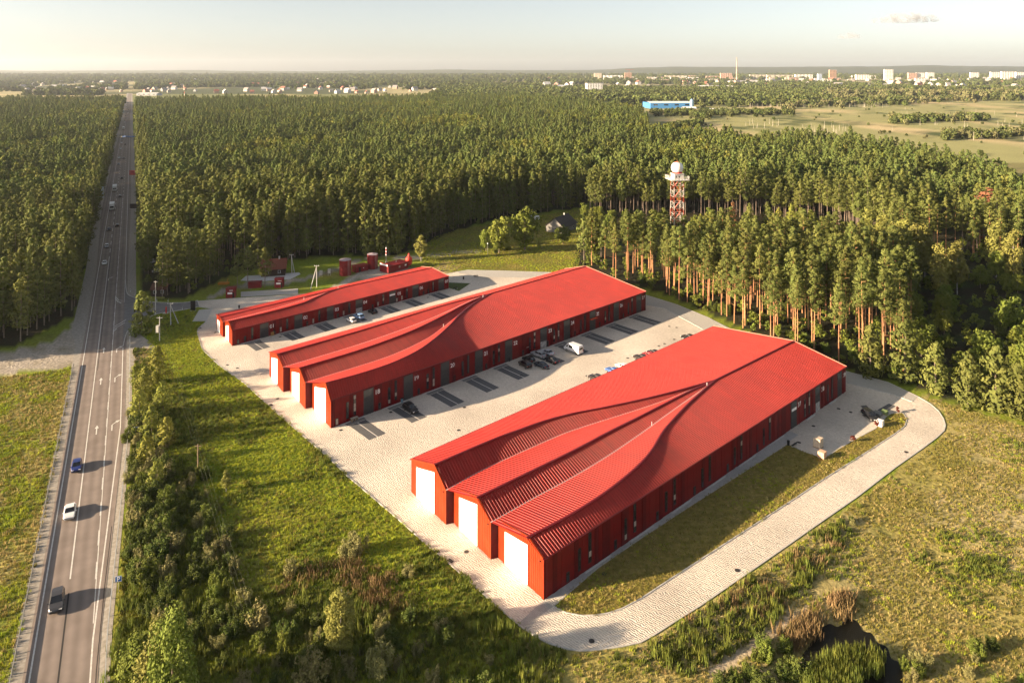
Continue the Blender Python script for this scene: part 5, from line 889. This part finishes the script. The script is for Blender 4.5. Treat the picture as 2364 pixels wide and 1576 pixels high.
pn = gp(895.5,631.9); pl_ = gp(877.9,625.8); pr_ = gp(941.4,619); wv = pl_-pn; lv = pr_-pn; rz_ = math.atan2(lv.y,lv.x); lx = lv.length; ly = wv.length; ctr = pn+(lv+wv)/2
t = hut('pump_house','long dark red pump house with white roof lettering',(ctr.x,ctr.y,0),rz_,lx,ly,2.6,M_REDP); fr = MB().box(-lx/2-.2,-lx/2-.13,-ly/2+.3,ly/2-.3,2.75,3.7).build('sign_board',M_SIGN,t); MB().box(-lx/2-.24,-lx/2-.2,-ly/2+.3,ly/2-.3,3.45,3.72).build('sign_band',M_BRED,fr); MB().box(.2,1.0,-ly/2-.05,-ly/2+.01,1.2,1.9).build('window',M_BEIGE,t); MB().box(lx*.32,lx*.32+.9,-ly/2-.05,-ly/2+.01,1.3,1.9).build('window',M_SIGN,t); MB().tube([(lx*.1,0,2.7),(lx*.1,0,3.5)],.15,6).build('vent_pipe',M_STEEL,t)
mp0 = gp(891.5,619.5); t = thing('signal_mast','red and white banded mast on three legs behind the pump house','mast',mp0); H_ = CAMH-(571-HY)*mp0.y/F
for k in range(5): MB().tube([(0,0,H_-3.3+k*.66),(0,0,H_-2.64+k*.66)],.22,8).build('band',M_SIGN if k%2==0 else M_BRED,t)
MB().tube([(0,0,1.2),(0,0,H_-3.3)],.08,6).build('pole',M_STEEL,t); [MB().tube([(math.cos(a)*1.5,math.sin(a)*1.5,0),(0,0,3.6)],.06,5).build('leg',M_STEEL,t) for a in (.3,2.4,4.5)]
t = thing('bottle_tower','bright red bottle-shaped tower behind the lowest building','tower',gp(944,616)); MB().rev([(.5,.5),(.9,.9),(1.35,1.5),(1.38,3.4),(1.2,3.9),(.55,4.4),(.45,4.7),(.3,5.6)],20).build('vessel',M_BRED,t,True); [MB().box(x-.06,x+.06,y-.06,y+.06,0,1.2).build('leg',M_DARK,t) for x,y in ((.6,.6),(-.6,.6),(.6,-.6),(-.6,-.6))]
for x,y,l in ((530.5,688,'dark red kiosk with a white notice by the entrance'),(642.5,665,'dark red kiosk with a pale roof below the A-shaped pole')):
    t = hut('kiosk',l,gp(x,y)+Vector((0,1.2,0)),.1,3.0,2.4,3.3,M_REDP,cat='kiosk'); MB().box(-.9,.7,-1.26,-1.2,1.4,2.0).build('notice_board',M_SIGN,t); MB().box(-.3,1.0,-1.27,-1.2,2.6,2.75).build('sign_strip',M_SIGN,t); MB().box(.8,1.3,-1.25,-1.2,.05,2.0).build('door',M_DARK,t)
t = hut('container','low dark red container between the two kiosks',gp(589,663),.15,4.6,2.2,2.0,M_REDP,cat='container')
for k in range(8): MB().box(-2.2+k*.58,-2.05+k*.58,-1.14,-1.1,.1,1.9).build('rib',M_REDP,t)
def house(name,label,p,rz,lx,ly,h,rh,mw,mroof,over=.5,chim=True):
    t = thing(name,label,'house',p,rz); MB().box(-lx/2,lx/2,-ly/2,ly/2,0,h).add([(-lx/2,-ly/2,h),(-lx/2,ly/2,h),(-lx/2,0,h+rh)],[(0,1,2)]).add([(lx/2,-ly/2,h),(lx/2,ly/2,h),(lx/2,0,h+rh)],[(0,2,1)]).build('wall',mw,t)
    k = over*rh/(ly/2); r_ = MB()
    for s in (-1,1): r_.add([(-lx/2-over,s*(ly/2+over),h-k),(lx/2+over,s*(ly/2+over),h-k),(lx/2+over,0,h+rh),(-lx/2-over,0,h+rh),(-lx/2-over,s*(ly/2+over),h-k+.2),(lx/2+over,s*(ly/2+over),h-k+.2),(lx/2+over,0,h+rh+.2),(-lx/2-over,0,h+rh+.2)],[(0,1,2,3),(4,5,6,7),(0,1,5,4),(1,2,6,5),(3,0,4,7)])
    rf = r_.build('roof',mroof,t)
    if chim: MB().box(lx*.2,lx*.2+.6,-.3,.3,h+rh*.5,h+rh+1).build('chimney',M_CONC,rf)
    for s in (-lx*.25,lx*.25): w = MB().box(s-.5,s+.5,-ly/2-.04,-ly/2+.02,1,2.2).build('window',M_SIGN,t); MB().box(s-.42,s+.42,-ly/2-.06,-ly/2-.035,1.08,2.12).build('pane',M_GLASS,w)
    return t
t = house('country_house','white-gabled house with dark roof in the clearing',gp(1296,531),R(58),14,10,3.2,3.9,mat('shaded_white_render',(.17,.165,.155),.9),mat('dark_slate',(.035,.03,.028),.8,(.055,.048,.044),2)); MB().box(-7.06,-7.01,-1.2,-.2,1,2.2).build('window',M_GLASS,t)  # tree shade on the white walls is put into this grey
house('timber_hut','brown hut with a red roof in the shade behind the entrance',gp(632,632),R(15),9,7,3.0,2.8,mat('dark_timber',(.045,.03,.022),.9),mat('red_tiles',(.16,.05,.03),.85,(.2,.065,.04),4)); house('gatehouse','dark gatehouse under the pines beyond the side road',gp(371,680),.1,5,4,2.6,1.4,mat('gate_timber',(.05,.035,.028),.9),mat('brown_sheet',(.10,.045,.03),.8),.4,False)
t = thing('yellow_bench','pale yellow bench in front of the dark gatehouse','bench',gp(369,692)); [MB().box(-1.6,1.6,-.2,.2,.45+i*.35,.6+i*.35).build('slat',mat('yellow_paint',(.30,.28,.08),.7),t) for i in range(2)]; [MB().box(s-.06,s+.06,-.2,.2,0,.45).build('leg',M_DARK,t) for s in (-1.3,1.3)]
t = thing('loader','orange loader bucket at the edge of the dark wood','loader',gp(516,657)); MB().prism([(-1.8,-.8),(1.6,-.8),(1.9,.8),(-1.8,.8)],.2,.9).build('bucket',mat('loader_orange',(.45,.18,.02),.6),t); MB().tube([(1.2,0,.8),(1.7,0,2.2)],.12,6).build('arm',mat('loader_orange2',(.45,.18,.02),.6),t)
sheet('concrete_slab',P([(555,648),(568,637),(620,634),(690,629),(694,633),(670,645),(600,650)]),.06,M_LIGHTC)
for x,y,l in ((741,640,'grey switch cabinet nearest the lit A-shaped pole'),(760,636,'tall grey switch cabinet right of the lit A-shaped pole')):
    t = thing('switch_cabinet',l,'cabinet',gp(x,y)); MB().box(-.5,.5,-.3,.3,.9,2.6).build('cabinet_box',M_STEEL,t); MB().box(-.42,.42,-.33,-.3,1.0,2.5).build('door',M_CONC,t); [MB().box(s-.05,s+.05,-.05,.05,0,.9).build('leg',M_STEEL,t) for s in (-.4,.4)]
t = thing('white_trailer','white slatted trailer at the far edge of the clearing','trailer',gp(1232,508)); [MB().box(-3,3,-1,1,.5+i*.45,.8+i*.45).build('side_board',M_SIGN,t) for i in range(4)]; [MB().tube([(s,-1,.4),(s,1,.4)],.4,10).build('axle',M_TYRE,t) for s in (-1.5,1.5)]
# ---- radar tower
t = thing('radar_tower','red and white lattice tower with a white radar dome among the pines','tower',TOWER,R(8)); HT = 23.5; hw = 2.6
M_TW = mat('tower_white',(.60,.57,.52),.6); M_TR = mat('tower_red',(.40,.075,.04),.6)
for sx in (-1,1):
    for sy in (-1,1):
        for k in range(6): MB().box(sx*hw-.10,sx*hw+.10,sy*hw-.10,sy*hw+.10,k*HT/6+.01,(k+1)*HT/6).build('leg_section',M_TW if k%2==0 else M_TR,t)
def bar(a,b,r,m,nm): MB().tube([a,b],r,5).build(nm,m,t)
lev = [i*HT/8 for i in range(9)]
for i in range(8):
    m = M_TW if i%2 else M_TR
    for (ax,ay,bx,by) in ((-hw,-hw,hw,-hw),(hw,-hw,hw,hw),(hw,hw,-hw,hw),(-hw,hw,-hw,-hw)):
        bar((ax,ay,lev[i+1]),(bx,by,lev[i+1]),.065,M_TW,'girt'); mx_,my_ = (ax+bx)/2,(ay+by)/2; bar((ax,ay,lev[i]),(mx_,my_,lev[i+1]),.05,m,'brace'); bar((bx,by,lev[i]),(mx_,my_,lev[i+1]),.05,m,'brace')
    s = 1 if i%2 else -1; MB().add([(-1.2*s,-.5,lev[i]),(-1.2*s,.5,lev[i]),(1.2*s,.5,lev[i+1]),(1.2*s,-.5,lev[i+1])],[(0,1,2,3)]).build('stair_flight',M_TR,t)
MB().box(-4.9,4.9,-4.9,4.9,HT+.02,HT+.25).build('platform',M_TW,t)
for z in (.6,1.15,1.7):
    for (ax,ay,bx,by) in ((-4.8,-4.8,4.8,-4.8),(4.8,-4.8,4.8,4.8),(4.8,4.8,-4.8,4.8),(-4.8,4.8,-4.8,-4.8)): bar((ax,ay,HT+.25+z),(bx,by,HT+.25+z),.07,M_TW,'guard_bar')
for i in range(7):
    for s in (-4.8,4.8): bar((-4.8+i*1.6,s,HT+.25),(-4.8+i*1.6,s,HT+1.95),.06,M_TW,'rail_post'); bar((s,-4.8+i*1.6,HT+.25),(s,-4.8+i*1.6,HT+1.95),.06,M_TW,'rail_post')
MB().box(-2.5,2.5,-2.5,2.5,HT+.26,HT+2.9).build('cabin',M_TW,t); MB().box(-2.8,2.8,-2.8,2.8,HT+2.9,HT+3.2).build('cabin_roof',M_TW,t)
for k,x in enumerate((-1.9,-.3)): MB().box(x,x+.9,-2.56,-2.49,HT+1.2,HT+2.2).build('window',M_GLASS,t)
MB().rev([(2.5,HT+3.2),(2.6,HT+3.9)],20).build('collar',M_BRED,t); rd_ = 3.15; zc = HT+3.2+2.9
MB().rev([(rd_*math.cos(a),zc+rd_*math.sin(a)) for a in np.linspace(-1.05,1.05,16)],24).build('radome',mat('radome_white',(.80,.78,.75),.4,(.72,.66,.62),.35),t,True); MB().rev([(rd_*math.cos(a)+.02,zc+rd_*math.sin(a)+.02) for a in np.linspace(1.05,1.5,6)],24).build('red_cap',mat('cap_red',(.55,.22,.16),.5),t,True); MB().tube([(0,0,zc+rd_),(0,0,zc+rd_+.9)],.08,5).build('finial',M_TR,t)
# ---- billboards and the gantry along the highway
def board(px,py,w,h,zb,m,label,rz=0.0):
    p = gp(px,py); t = thing('billboard',label,'billboard',p,rz); MB().box(-w/2,w/2,-.12,.12,zb,zb+h).build('panel',m,t); MB().tube([(0,.15,0),(0,.15,zb+h*.8)],.18,6).build('post',M_STEEL,t); MB().box(-w/2-.1,w/2+.1,-.16,.16,zb-.12,zb-.01).build('frame',M_STEEL,t)
M_POST = mat('poster_pale',(.42,.52,.55),.6,(.55,.62,.64),.8); board(228,463,6,6.5,2.0,M_POST,'pale blue billboard on the left verge beside the trucks'); board(317,321,6,3.2,3,M_POST,'pale billboard right of the highway beyond the gantry'); board(312,490,6,2.6,2.2,mat('poster_dark',(.05,.04,.045),.6),'dark framed billboard on the right verge in the shade'); board(306,409,5,3.6,1.5,mat('poster_red',(.40,.07,.08),.6),'red and white billboard on the right verge'); board(248,381,4,2.4,4.5,mat('poster_tan',(.40,.33,.26),.6),'tan sign on a post at the left roadside crossing'); board(281,264,9,5,3,M_POST,'pale distant billboard left of the highway')
pg = onroad(-8,328); t = thing('sign_gantry','blue sign gantry spanning the highway','gantry',pg,-R(5)); MB().box(-3,13,-.2,.2,5.4,7.0).build('blue_panel',M_BLUE,t); MB().box(-13,-3.3,-.15,.15,5.6,6.8).build('pale_panel',mat('panel_cream',(.5,.45,.36),.6),t)
for x in (-13.3,13.3): MB().tube([(x,0,0),(x,0,7)],.2,8).build('column',M_STEEL,t)
for k,(x0,x1,z) in enumerate(((-1,3.5,6.4),(4.5,8.5,6.5),(-2,1.8,5.75),(2.6,9.5,5.8))): MB().box(x0,x1,-.26,-.2,z,z+.28).build('lettering_bar',mat('pale_blue_bar',(.45,.55,.75),.6),t)
# ================================================================ FAR TOWN, HILLS, AIR
rf = random.Random(21)
HM = [MB().box(-5,5,-4,4,0,4.5).add([(-5,-4,4.5),(-5,4,4.5),(-5,0,8)],[(0,1,2)]).add([(5,-4,4.5),(5,4,4.5),(5,0,8)],[(0,2,1)]).mesh('wall',m) for m in (mat('render_white',(.55,.53,.50),.9),mat('render_cream',(.46,.41,.34),.9),mat('brick_pink',(.42,.27,.21),.9))]
HR = [MB().add([(-5.4,-4.6,4.1),(5.4,-4.6,4.1),(5.4,0,8.2),(-5.4,0,8.2),(5.4,4.6,4.1),(-5.4,4.6,4.1)],[(0,1,2,3),(3,2,4,5)]).mesh('roof',m) for m in (mat('roof_grey',(.28,.26,.25),.8),mat('roof_red',(.30,.11,.08),.8),mat('roof_pale',(.50,.49,.47),.8))]
def fhouse(x, Y, label, group, s):
    t = thing('house',label,'house',far(x,Y),rf.uniform(0,3.1),group,s); link('wall',HM[rf.choice((0,0,1,1,2))],t); link('roof',HR[rf.choice((0,0,1,2))],t)
n = 0
while n < 170:
    x = rf.uniform(20,1010); Y = 1/rf.uniform(1/5200,1/2500)
    if Y < 2650 and x < 480: continue
    if abs(x-302) < 14: continue
    fhouse(x,Y,'small house of the distant town left of the city','houses of the distant town',rf.uniform(1.2,2.2)); n += 1
for i in range(105): fhouse(rf.uniform(1250,2364),rf.uniform(3300,5600),'small house in front of the distant city blocks','houses below the city blocks',rf.uniform(1.8,3.4))
for i in range(22): fhouse(rf.uniform(2080,2364),rf.uniform(6500,7600),'tiny house on the far wooded slope at the right','houses on the far slope',rf.uniform(1.4,2.4))
def block(x, Y, wpx, ytop, m, label, floors, depth=16, rz=0.0, cols=8, name='apartment_block'):
    p = far(x,Y); w = wpx*Y/F; h = CAMH-(ytop-HY)*Y/F-p.z; t = thing(name,label,'building',p,rz); MB().box(-w/2,w/2,-depth/2,depth/2,0,h).build('wall',m,t); MB().box(-w/2-.3,w/2+.3,-depth/2-.3,depth/2+.3,h,h+1.2).build('roof',M_CONC,t)
    nc = max(2,cols); cw = w/nc; fh = h/floors
    for i in range(floors):
        wr = MB()
        for j in range(nc): wr.box(-w/2+cw*(j+.25),-w/2+cw*(j+.75),-depth/2-.15,-depth/2+.02,fh*(i+.3),fh*(i+.75))
        tag(wr.build('window_row',M_GLASS,t),kind='stuff')
    return t
M_PW = mat('block_white',(.78,.76,.72),.9); M_PC = mat('block_cream',(.60,.52,.40),.9); M_PP = mat('block_pink',(.52,.34,.26),.9); M_PB = mat('block_brown',(.40,.25,.17),.9); M_BW = mat('block_bluish',(.42,.50,.62),.9)
block(1371,2480,36,193,M_PW,'white grid-windowed office block in front of the city',8,30,.1,6,'office_block')
for x,Y,w,yt,m,l,fl in [(1380,5300,17,169.5,M_PC,'cream tower block left of the crane tower',12),(1450,5400,16,168,M_PB,'brown half-built tower with a crane',12),(1415,5600,44,174.5,M_PW,'long white slab block between the cream and brown towers',6),(1676,5300,26,169.5,M_PP,'pink pair of blocks beside the tall chimney',9),(1922,5300,16,162,M_PB,'tall brown tower block',16),(2051,5300,19,161,M_PW,'tallest white tower block at the right of the city',16),(2106,5200,20,169,M_PP,'pink tower block right of the tallest white one',11),(2124,5210,18,168.5,M_PW,'white and pink tower right of the pink one',11),(2147,5500,17,168,M_PW,'white block right of the pink towers',9),(2249,5700,19,168,M_PW,'white slab block alone on the right',8),(2297,5700,22,167,M_PW,'second white slab block from the right edge',8),(2326,5600,30,166,M_PW,'wide white slab block near the right edge',9),(2357,5650,24,167,M_PW,'white slab block at the right edge',9),(1892,4700,9,171,M_BW,'blue and white slim tower block',12),(1800,5600,60,173.5,M_PC,'long cream terrace of blocks behind the chimney plant',5),(1990,5500,30,173,M_PW,'white mid-rise block left of the tallest tower',6),(1855,5700,40,172.5,M_PW,'long pale mid-rise block left of the brown tower',6),(1750,5700,40,173,M_PC,'pale mid-rise block right of the chimney',6),(1560,5600,50,175,M_PC,'low cream block right of the crane tower',4)]: block(x,Y,w,yt,m,l,min(fl,8),18,0,5)
for i in range(44):
    x_ = rf.uniform(1380,2200); Y_ = rf.uniform(4700,6000); block(x_,Y_,rf.uniform(10,30),HY+F*(CAMH-float(terr(Y_))-rf.uniform(12,26))/Y_,rf.choice((M_PW,M_PW,M_PC,M_PC,M_PP)),'low pale block among the distant city buildings',3,14,0,4)['group'] = 'low blocks of the city'
pc = far(1450,5400); t = thing('tower_crane','thin tower crane over the brown half-built tower','crane',pc); hc = CAMH-(160-HY)*5400/F-pc.z; MB().tube([(8,0,0),(8,0,hc)],1.0,4).build('mast',M_TR,t); MB().tube([(-22,0,hc-4),(48,0,hc-4)],.8,4).build('jib',M_TR,t)
pc = far(1701,5050); hc = CAMH-(133-HY)*5050/F-pc.z; t = thing('smokestack','very tall banded brick chimney over the city','chimney',pc)
for k in range(6): MB().rev([(6.5-k*.62,hc*k/6),(6.5-(k+1)*.62,hc*(k+1)/6)],14).build('stack_section',mat('stack_%d'%k,((.36,.27,.20) if k%2 else (.46,.36,.27)),.9),t)
def hall(x, Y, wpx, h, d, mw, mr, label, rz=0.0):
    p = far(x,Y); w = wpx*Y/F; t = thing('industrial_hall',label,'hall',p,rz); MB().box(-w/2,w/2,-d/2,d/2,0,h).build('wall',mw,t); MB().add([(-w/2-.5,-d/2-.5,h),(w/2+.5,-d/2-.5,h),(w/2+.5,0,h+2.5),(-w/2-.5,0,h+2.5),(w/2+.5,d/2+.5,h),(-w/2-.5,d/2+.5,h)],[(0,1,2,3),(3,2,4,5)]).build('roof',mr,t)
    for k in range(4): MB().box(-w/2+w*(k+.3)/4,-w/2+w*(k+.7)/4,-d/2-.12,-d/2+.02,h*.55,h*.8).build('window',M_GLASS,t)
M_RW = mat('hall_roof_white',(.72,.71,.69),.7); M_HB = mat('hall_blue',(.06,.22,.48),.7); M_HG = mat('hall_grey',(.42,.42,.42),.8)
hall(1540,1560,96,12,70,M_HB,M_RW,'blue-walled hall with a white roof at the forest end',.05); hall(1590,1420,30,7,20,M_HG,M_RW,'low grey shed below the blue hall'); hall(1640,1390,40,5,16,M_HG,M_RW,'long low shed right of the grey one'); hall(1495,2650,150,9,60,M_PW,M_RW,'long white warehouse right of the office block'); hall(1430,2900,60,11,50,M_HG,mat('hall_roof_dark',(.12,.12,.12),.7),'dark-roofed warehouse behind the white one')
hall(1720,4500,75,14,60,M_HG,M_RW,'grey power plant hall at the foot of the tall chimney'); hall(1660,3500,95,8,50,M_PW,M_RW,'pale warehouse row in front of the chimney'); hall(1145,3300,100,10,50,M_PC,M_RW,'long cream hall left of the city'); hall(1040,3500,60,8,40,M_PW,M_RW,'white sheds on the yellow field left of the city'); hall(1300,3600,90,8,40,M_HG,M_BW,'bluish flat hall in front of the city'); hall(345,2350,46,7,40,M_HG,M_RW,'pale hall beside the highway beyond the forest'); hall(1900,3800,60,10,40,M_PW,M_RW,'white warehouse below the blue tower'); hall(1960,4000,90,9,40,M_PC,M_RW,'long cream warehouse below the tallest white tower'); hall(2050,3900,60,8,40,M_PW,M_RW,'white sheds below the pink towers'); hall(1800,3800,70,10,40,M_PC,M_RW,'cream warehouse right of the chimney'); hall(1925,4300,12,14,20,M_HB,M_HB,'small bright blue shed below the blue tower')
t = thing('silo','blue silo tower beside the blue hall','silo',far(1597,1500)); MB().rev([(4,0),(4,18),(1,22)],12).build('silo_shell',mat('silo_blue',(.22,.36,.50),.6),t); MB().tube([(4.5,0,0),(4.5,0,24)],.4,5).build('pipe',M_STEEL,t)
t = thing('radio_mast','thin red and white mast at the forest end left of centre','mast',far(426,1750)); [MB().tube([(0,0,k*5),(0,0,k*5+5)],.7,5).build('mast_section',(M_TW,M_TR)[k%2],t) for k in range(6)]
# far woods: bands, hedges, marsh bushes
FT = [dec_crown(300+i,10,.0,6.5,26,12,2.6).mesh('far_tree',m) for i,m in enumerate((M_PINEF,fol('far_leaves',(.075,.095,.030),(.11,.125,.04)),fol('far_leaves_pale',(.14,.14,.06),(.18,.175,.08)),M_PINEF))]
g = np.random.default_rng(31); pts = []; sc = []; ix = []
def addfar(x, Y, s, i): pts.append((x,Y)); sc.append(s); ix.append(i)
N = 30000; yy = 1/g.uniform(1/9000,1/1700,N); kx = g.uniform(-.78,.78,N); xx = kx*yy; d1 = fbm(xx,yy*.5,420,101); d2 = fbm(xx,yy,120,103); px_ = CX+F*kx
for i in range(N):
    x, Y = xx[i], yy[i]; p = px_[i]
    if p < 1000 and Y < 2350: continue
    if abs(p-302) < 9+5000/Y and Y < 5000: continue
    if p < 1010 and 2350 <= Y < 4700: thr = (.58 if Y < 3100 else .50)
    elif Y >= 4700 and p < 1250: thr = .30
    elif p >= 1250 and Y > 6000: thr = .34
    elif p >= 1010 and Y < 2200: thr = .50
    elif p >= 1250 and 3000 < Y <= 6000: thr = .54
    else: thr = .43
    if d1[i]*.65+d2[i]*.35 > thr: addfar(x,Y,g.uniform(.9,1.7)*(1+Y/9000),g.choice([0,1,1,3]) if p < 1900 or Y > 2600 else g.choice([1,2,2]))
def belt(p0, p1, Y0, Y1, n, s, kinds, jit=20):
    for i in range(n):
        t_ = g.random(); Y = Y0+(Y1-Y0)*t_+g.normal(0,jit); p = p0+(p1-p0)*t_; addfar((p-CX)/F*Y,Y,s*g.uniform(.7,1.25),g.choice(kinds))
belt(1500,1830,1330,1350,180,.8,[0,1,1],40); belt(1620,2100,1750,1850,420,1.2,[0,1,1],90); belt(1800,2364,1700,2200,420,1.1,[1,2,2],120); belt(2060,2280,1130,1180,110,.95,[0,1,2],25); belt(2180,2364,860,900,90,.75,[1,2,1],22); belt(1500,1620,880,1100,60,.8,[0,1,1],25); belt(1560,1640,1350,1200,60,.9,[0,1],20)
for i in range(95):
    Y = g.uniform(650,1600); p = g.uniform(1550,2380); addfar((p-CX)/F*Y,Y,g.uniform(.15,.45),g.choice([0,1,1,2]))
belt(0,290,1740,1800,120,1.2,[0,3],40); belt(320,700,1720,1780,60,1.1,[0,3],40); belt(980,1480,2050,2200,220,1.3,[0,3],60)
pts = np.array(pts); inF = inpoly(pts[:,0],pts[:,1],FORMAIN)|inpoly(pts[:,0],pts[:,1],FORR)|inpoly(pts[:,0],pts[:,1],FORM); k = ~inF; pts = pts[k]; sc = np.array(sc)[k]; ix = np.array(ix)[k]
scatter('far_woodland', FT, pts, g.uniform(0,6.28,len(pts)), sc, ix, 'woods and tree belts of the far plain', terr(pts[:,1]))
# dead pale birch snags in the marsh
sg = MB(); r3 = random.Random(8); snag = MB().tube([(0,0,0),(.1,0,8)],[.22,.08],5).mesh('snag',mat('snag_wood',(.42,.38,.31),.9))
SP = np.array([((p-CX)/F*Y,Y) for p,Y in [(r3.uniform(1700,2050),r3.uniform(1560,1640)) for _ in range(120)]+[(r3.uniform(1830,1960),r3.uniform(880,1010)) for _ in range(26)]+[(r3.uniform(1700,1800),r3.uniform(990,1090)) for _ in range(12)]+[(r3.uniform(2050,2364),r3.uniform(800,1500)) for _ in range(26)]])
scatter('dead_snags',[snag],SP,np.zeros(len(SP)),np.array([r3.uniform(.6,1.25) for _ in SP]),np.zeros(len(SP),int),'pale dead birch snags standing in the marsh')
# hills on the horizon
def hills(Y, seed, top, base, m, lo=-1.1, hi=1.1, n=240, depth=2500):
    mb = MB(); ks = np.linspace(lo,hi,n); h = np.array([top(k) for k in ks])*(1+.10*(fbm(ks*8000,ks*0,260,seed)-.5)); 
    for kk,hh in zip(ks,h): mb.v += [(kk*Y,Y,base),(kk*(Y+depth*.35),Y+depth*.35,base+(hh-base)*.62),(kk*(Y+depth*.7),Y+depth*.7,hh),(kk*(Y+depth*1.5),Y+depth*1.5,base)]
    for i in range(n-1):
        for j in range(3): mb.f.append((4*i+j,4*i+4+j,4*i+5+j,4*i+1+j)); mb.mi.append(0)
    return struct('hills', mb, m, 'low wooded hills on the horizon', True)
M_HILL = mat('hill_wood',(.035,.050,.022),.95,(.06,.075,.03),.004,6,coord='World',bump=.3,bscale=.02)
def top1(k):  # noqa
    p = CX+F*k; y = np.interp(p,[-300,0,100,300,450,560,700,900,1050,1180,1300,1400,1480,1600,1800,2000,2150,2230,2364,2700],[163,163,164,163,162,164,165,162.5,161,162.5,163,161,156,154.5,155,153.5,151.5,153,154,155]); return CAMH-(y-HY)*12000/F
hills(10200,5,top1,20,M_HILL)
def top2(k):
    p = CX+F*k; y = np.interp(p,[-300,250,450,700,1000,1250,1500,1900,2100,2364,2700],[172,171.5,170.5,169,168.5,169,170.5,169.5,167,164,163]); return CAMH-(y-HY)*8800/F
hills(7800,9,top2,20,M_HILL,depth=1400)
# the air: even pale haze round everything
hz = MB().box(-16000,16000,-900,15500,-1.5,330).build('haze', mat('haze_air',(1,1,1)), None); hz['kind'] = 'stuff'; hz['label'] = 'thin pale evening haze'
m = hz.data.materials[0]; t = m.node_tree; t.nodes.clear(); pv = t.nodes.new('ShaderNodeVolumePrincipled'); ou = t.nodes.new('ShaderNodeOutputMaterial'); t.links.new(pv.outputs[0],ou.inputs['Volume'])
pv.inputs['Color'].default_value = (.86,.92,1,1); pv.inputs['Density'].default_value = 0.000034; pv.inputs['Anisotropy'].default_value = 0.3
# two small clouds above the city
def cloud(px, py, D, blobs, label):
    c = Vector(((px-CX)/F*D, D, CAMH-(py-HY)*D/F)); mb = MB()
    for (dx,dz,r) in blobs:
        n_=10; k = len(mb.v)
        for i in range(n_+1):
            a = -math.pi/2+math.pi*i/n_
            for j in range(14): b = 2*math.pi*j/14; rr_ = r*(1+.16*math.sin(5*b+i)*math.cos(3*a)); mb.v.append((dx+rr_*math.cos(a)*math.cos(b)*1.25, rr_*math.cos(a)*math.sin(b), dz+max(-.35*r,rr_*.75*math.sin(a))))
        for i in range(n_):
            for j in range(14): mb.f.append((k+i*14+j,k+i*14+(j+1)%14,k+(i+1)*14+(j+1)%14,k+(i+1)*14+j)); mb.mi.append(0)
    m = bpy.data.materials.get('cloud_vapour')
    if not m:
        m = bpy.data.materials.new('cloud_vapour'); m.use_nodes = True; t = m.node_tree; t.nodes.clear(); v = t.nodes.new('ShaderNodeVolumePrincipled'); o2 = t.nodes.new('ShaderNodeOutputMaterial'); t.links.new(v.outputs[0],o2.inputs['Volume']); v.inputs['Color'].default_value=(1,1,1,1); nz_=t.nodes.new('ShaderNodeTexNoise'); nz_.inputs['Scale'].default_value=.006; nz_.inputs['Detail'].default_value=3; tc_=t.nodes.new('ShaderNodeTexCoord'); t.links.new(tc_.outputs['Object'],nz_.inputs['Vector']); mr2=t.nodes.new('ShaderNodeMapRange'); mr2.inputs['From Min'].default_value=.38; mr2.inputs['From Max'].default_value=.68; mr2.inputs['To Max'].default_value=.0055; t.links.new(nz_.outputs[0],mr2.inputs[0]); t.links.new(mr2.outputs[0],v.inputs['Density']); v.inputs['Anisotropy'].default_value=.2
    o = mb.build('cloud', m); o.location = c; tag(o,label,None,None,'structure')
cloud(2095,48,22000,[(-700,0,170),(-380,30,260),(-150,20,280),(110,40,300),(420,10,200),(700,40,220),(-980,-20,120)],'larger pale evening cloud above the city'); cloud(1960,86,22000,[(-180,0,130),(40,20,170),(220,0,120)],'smaller cloud puff left of the larger one')
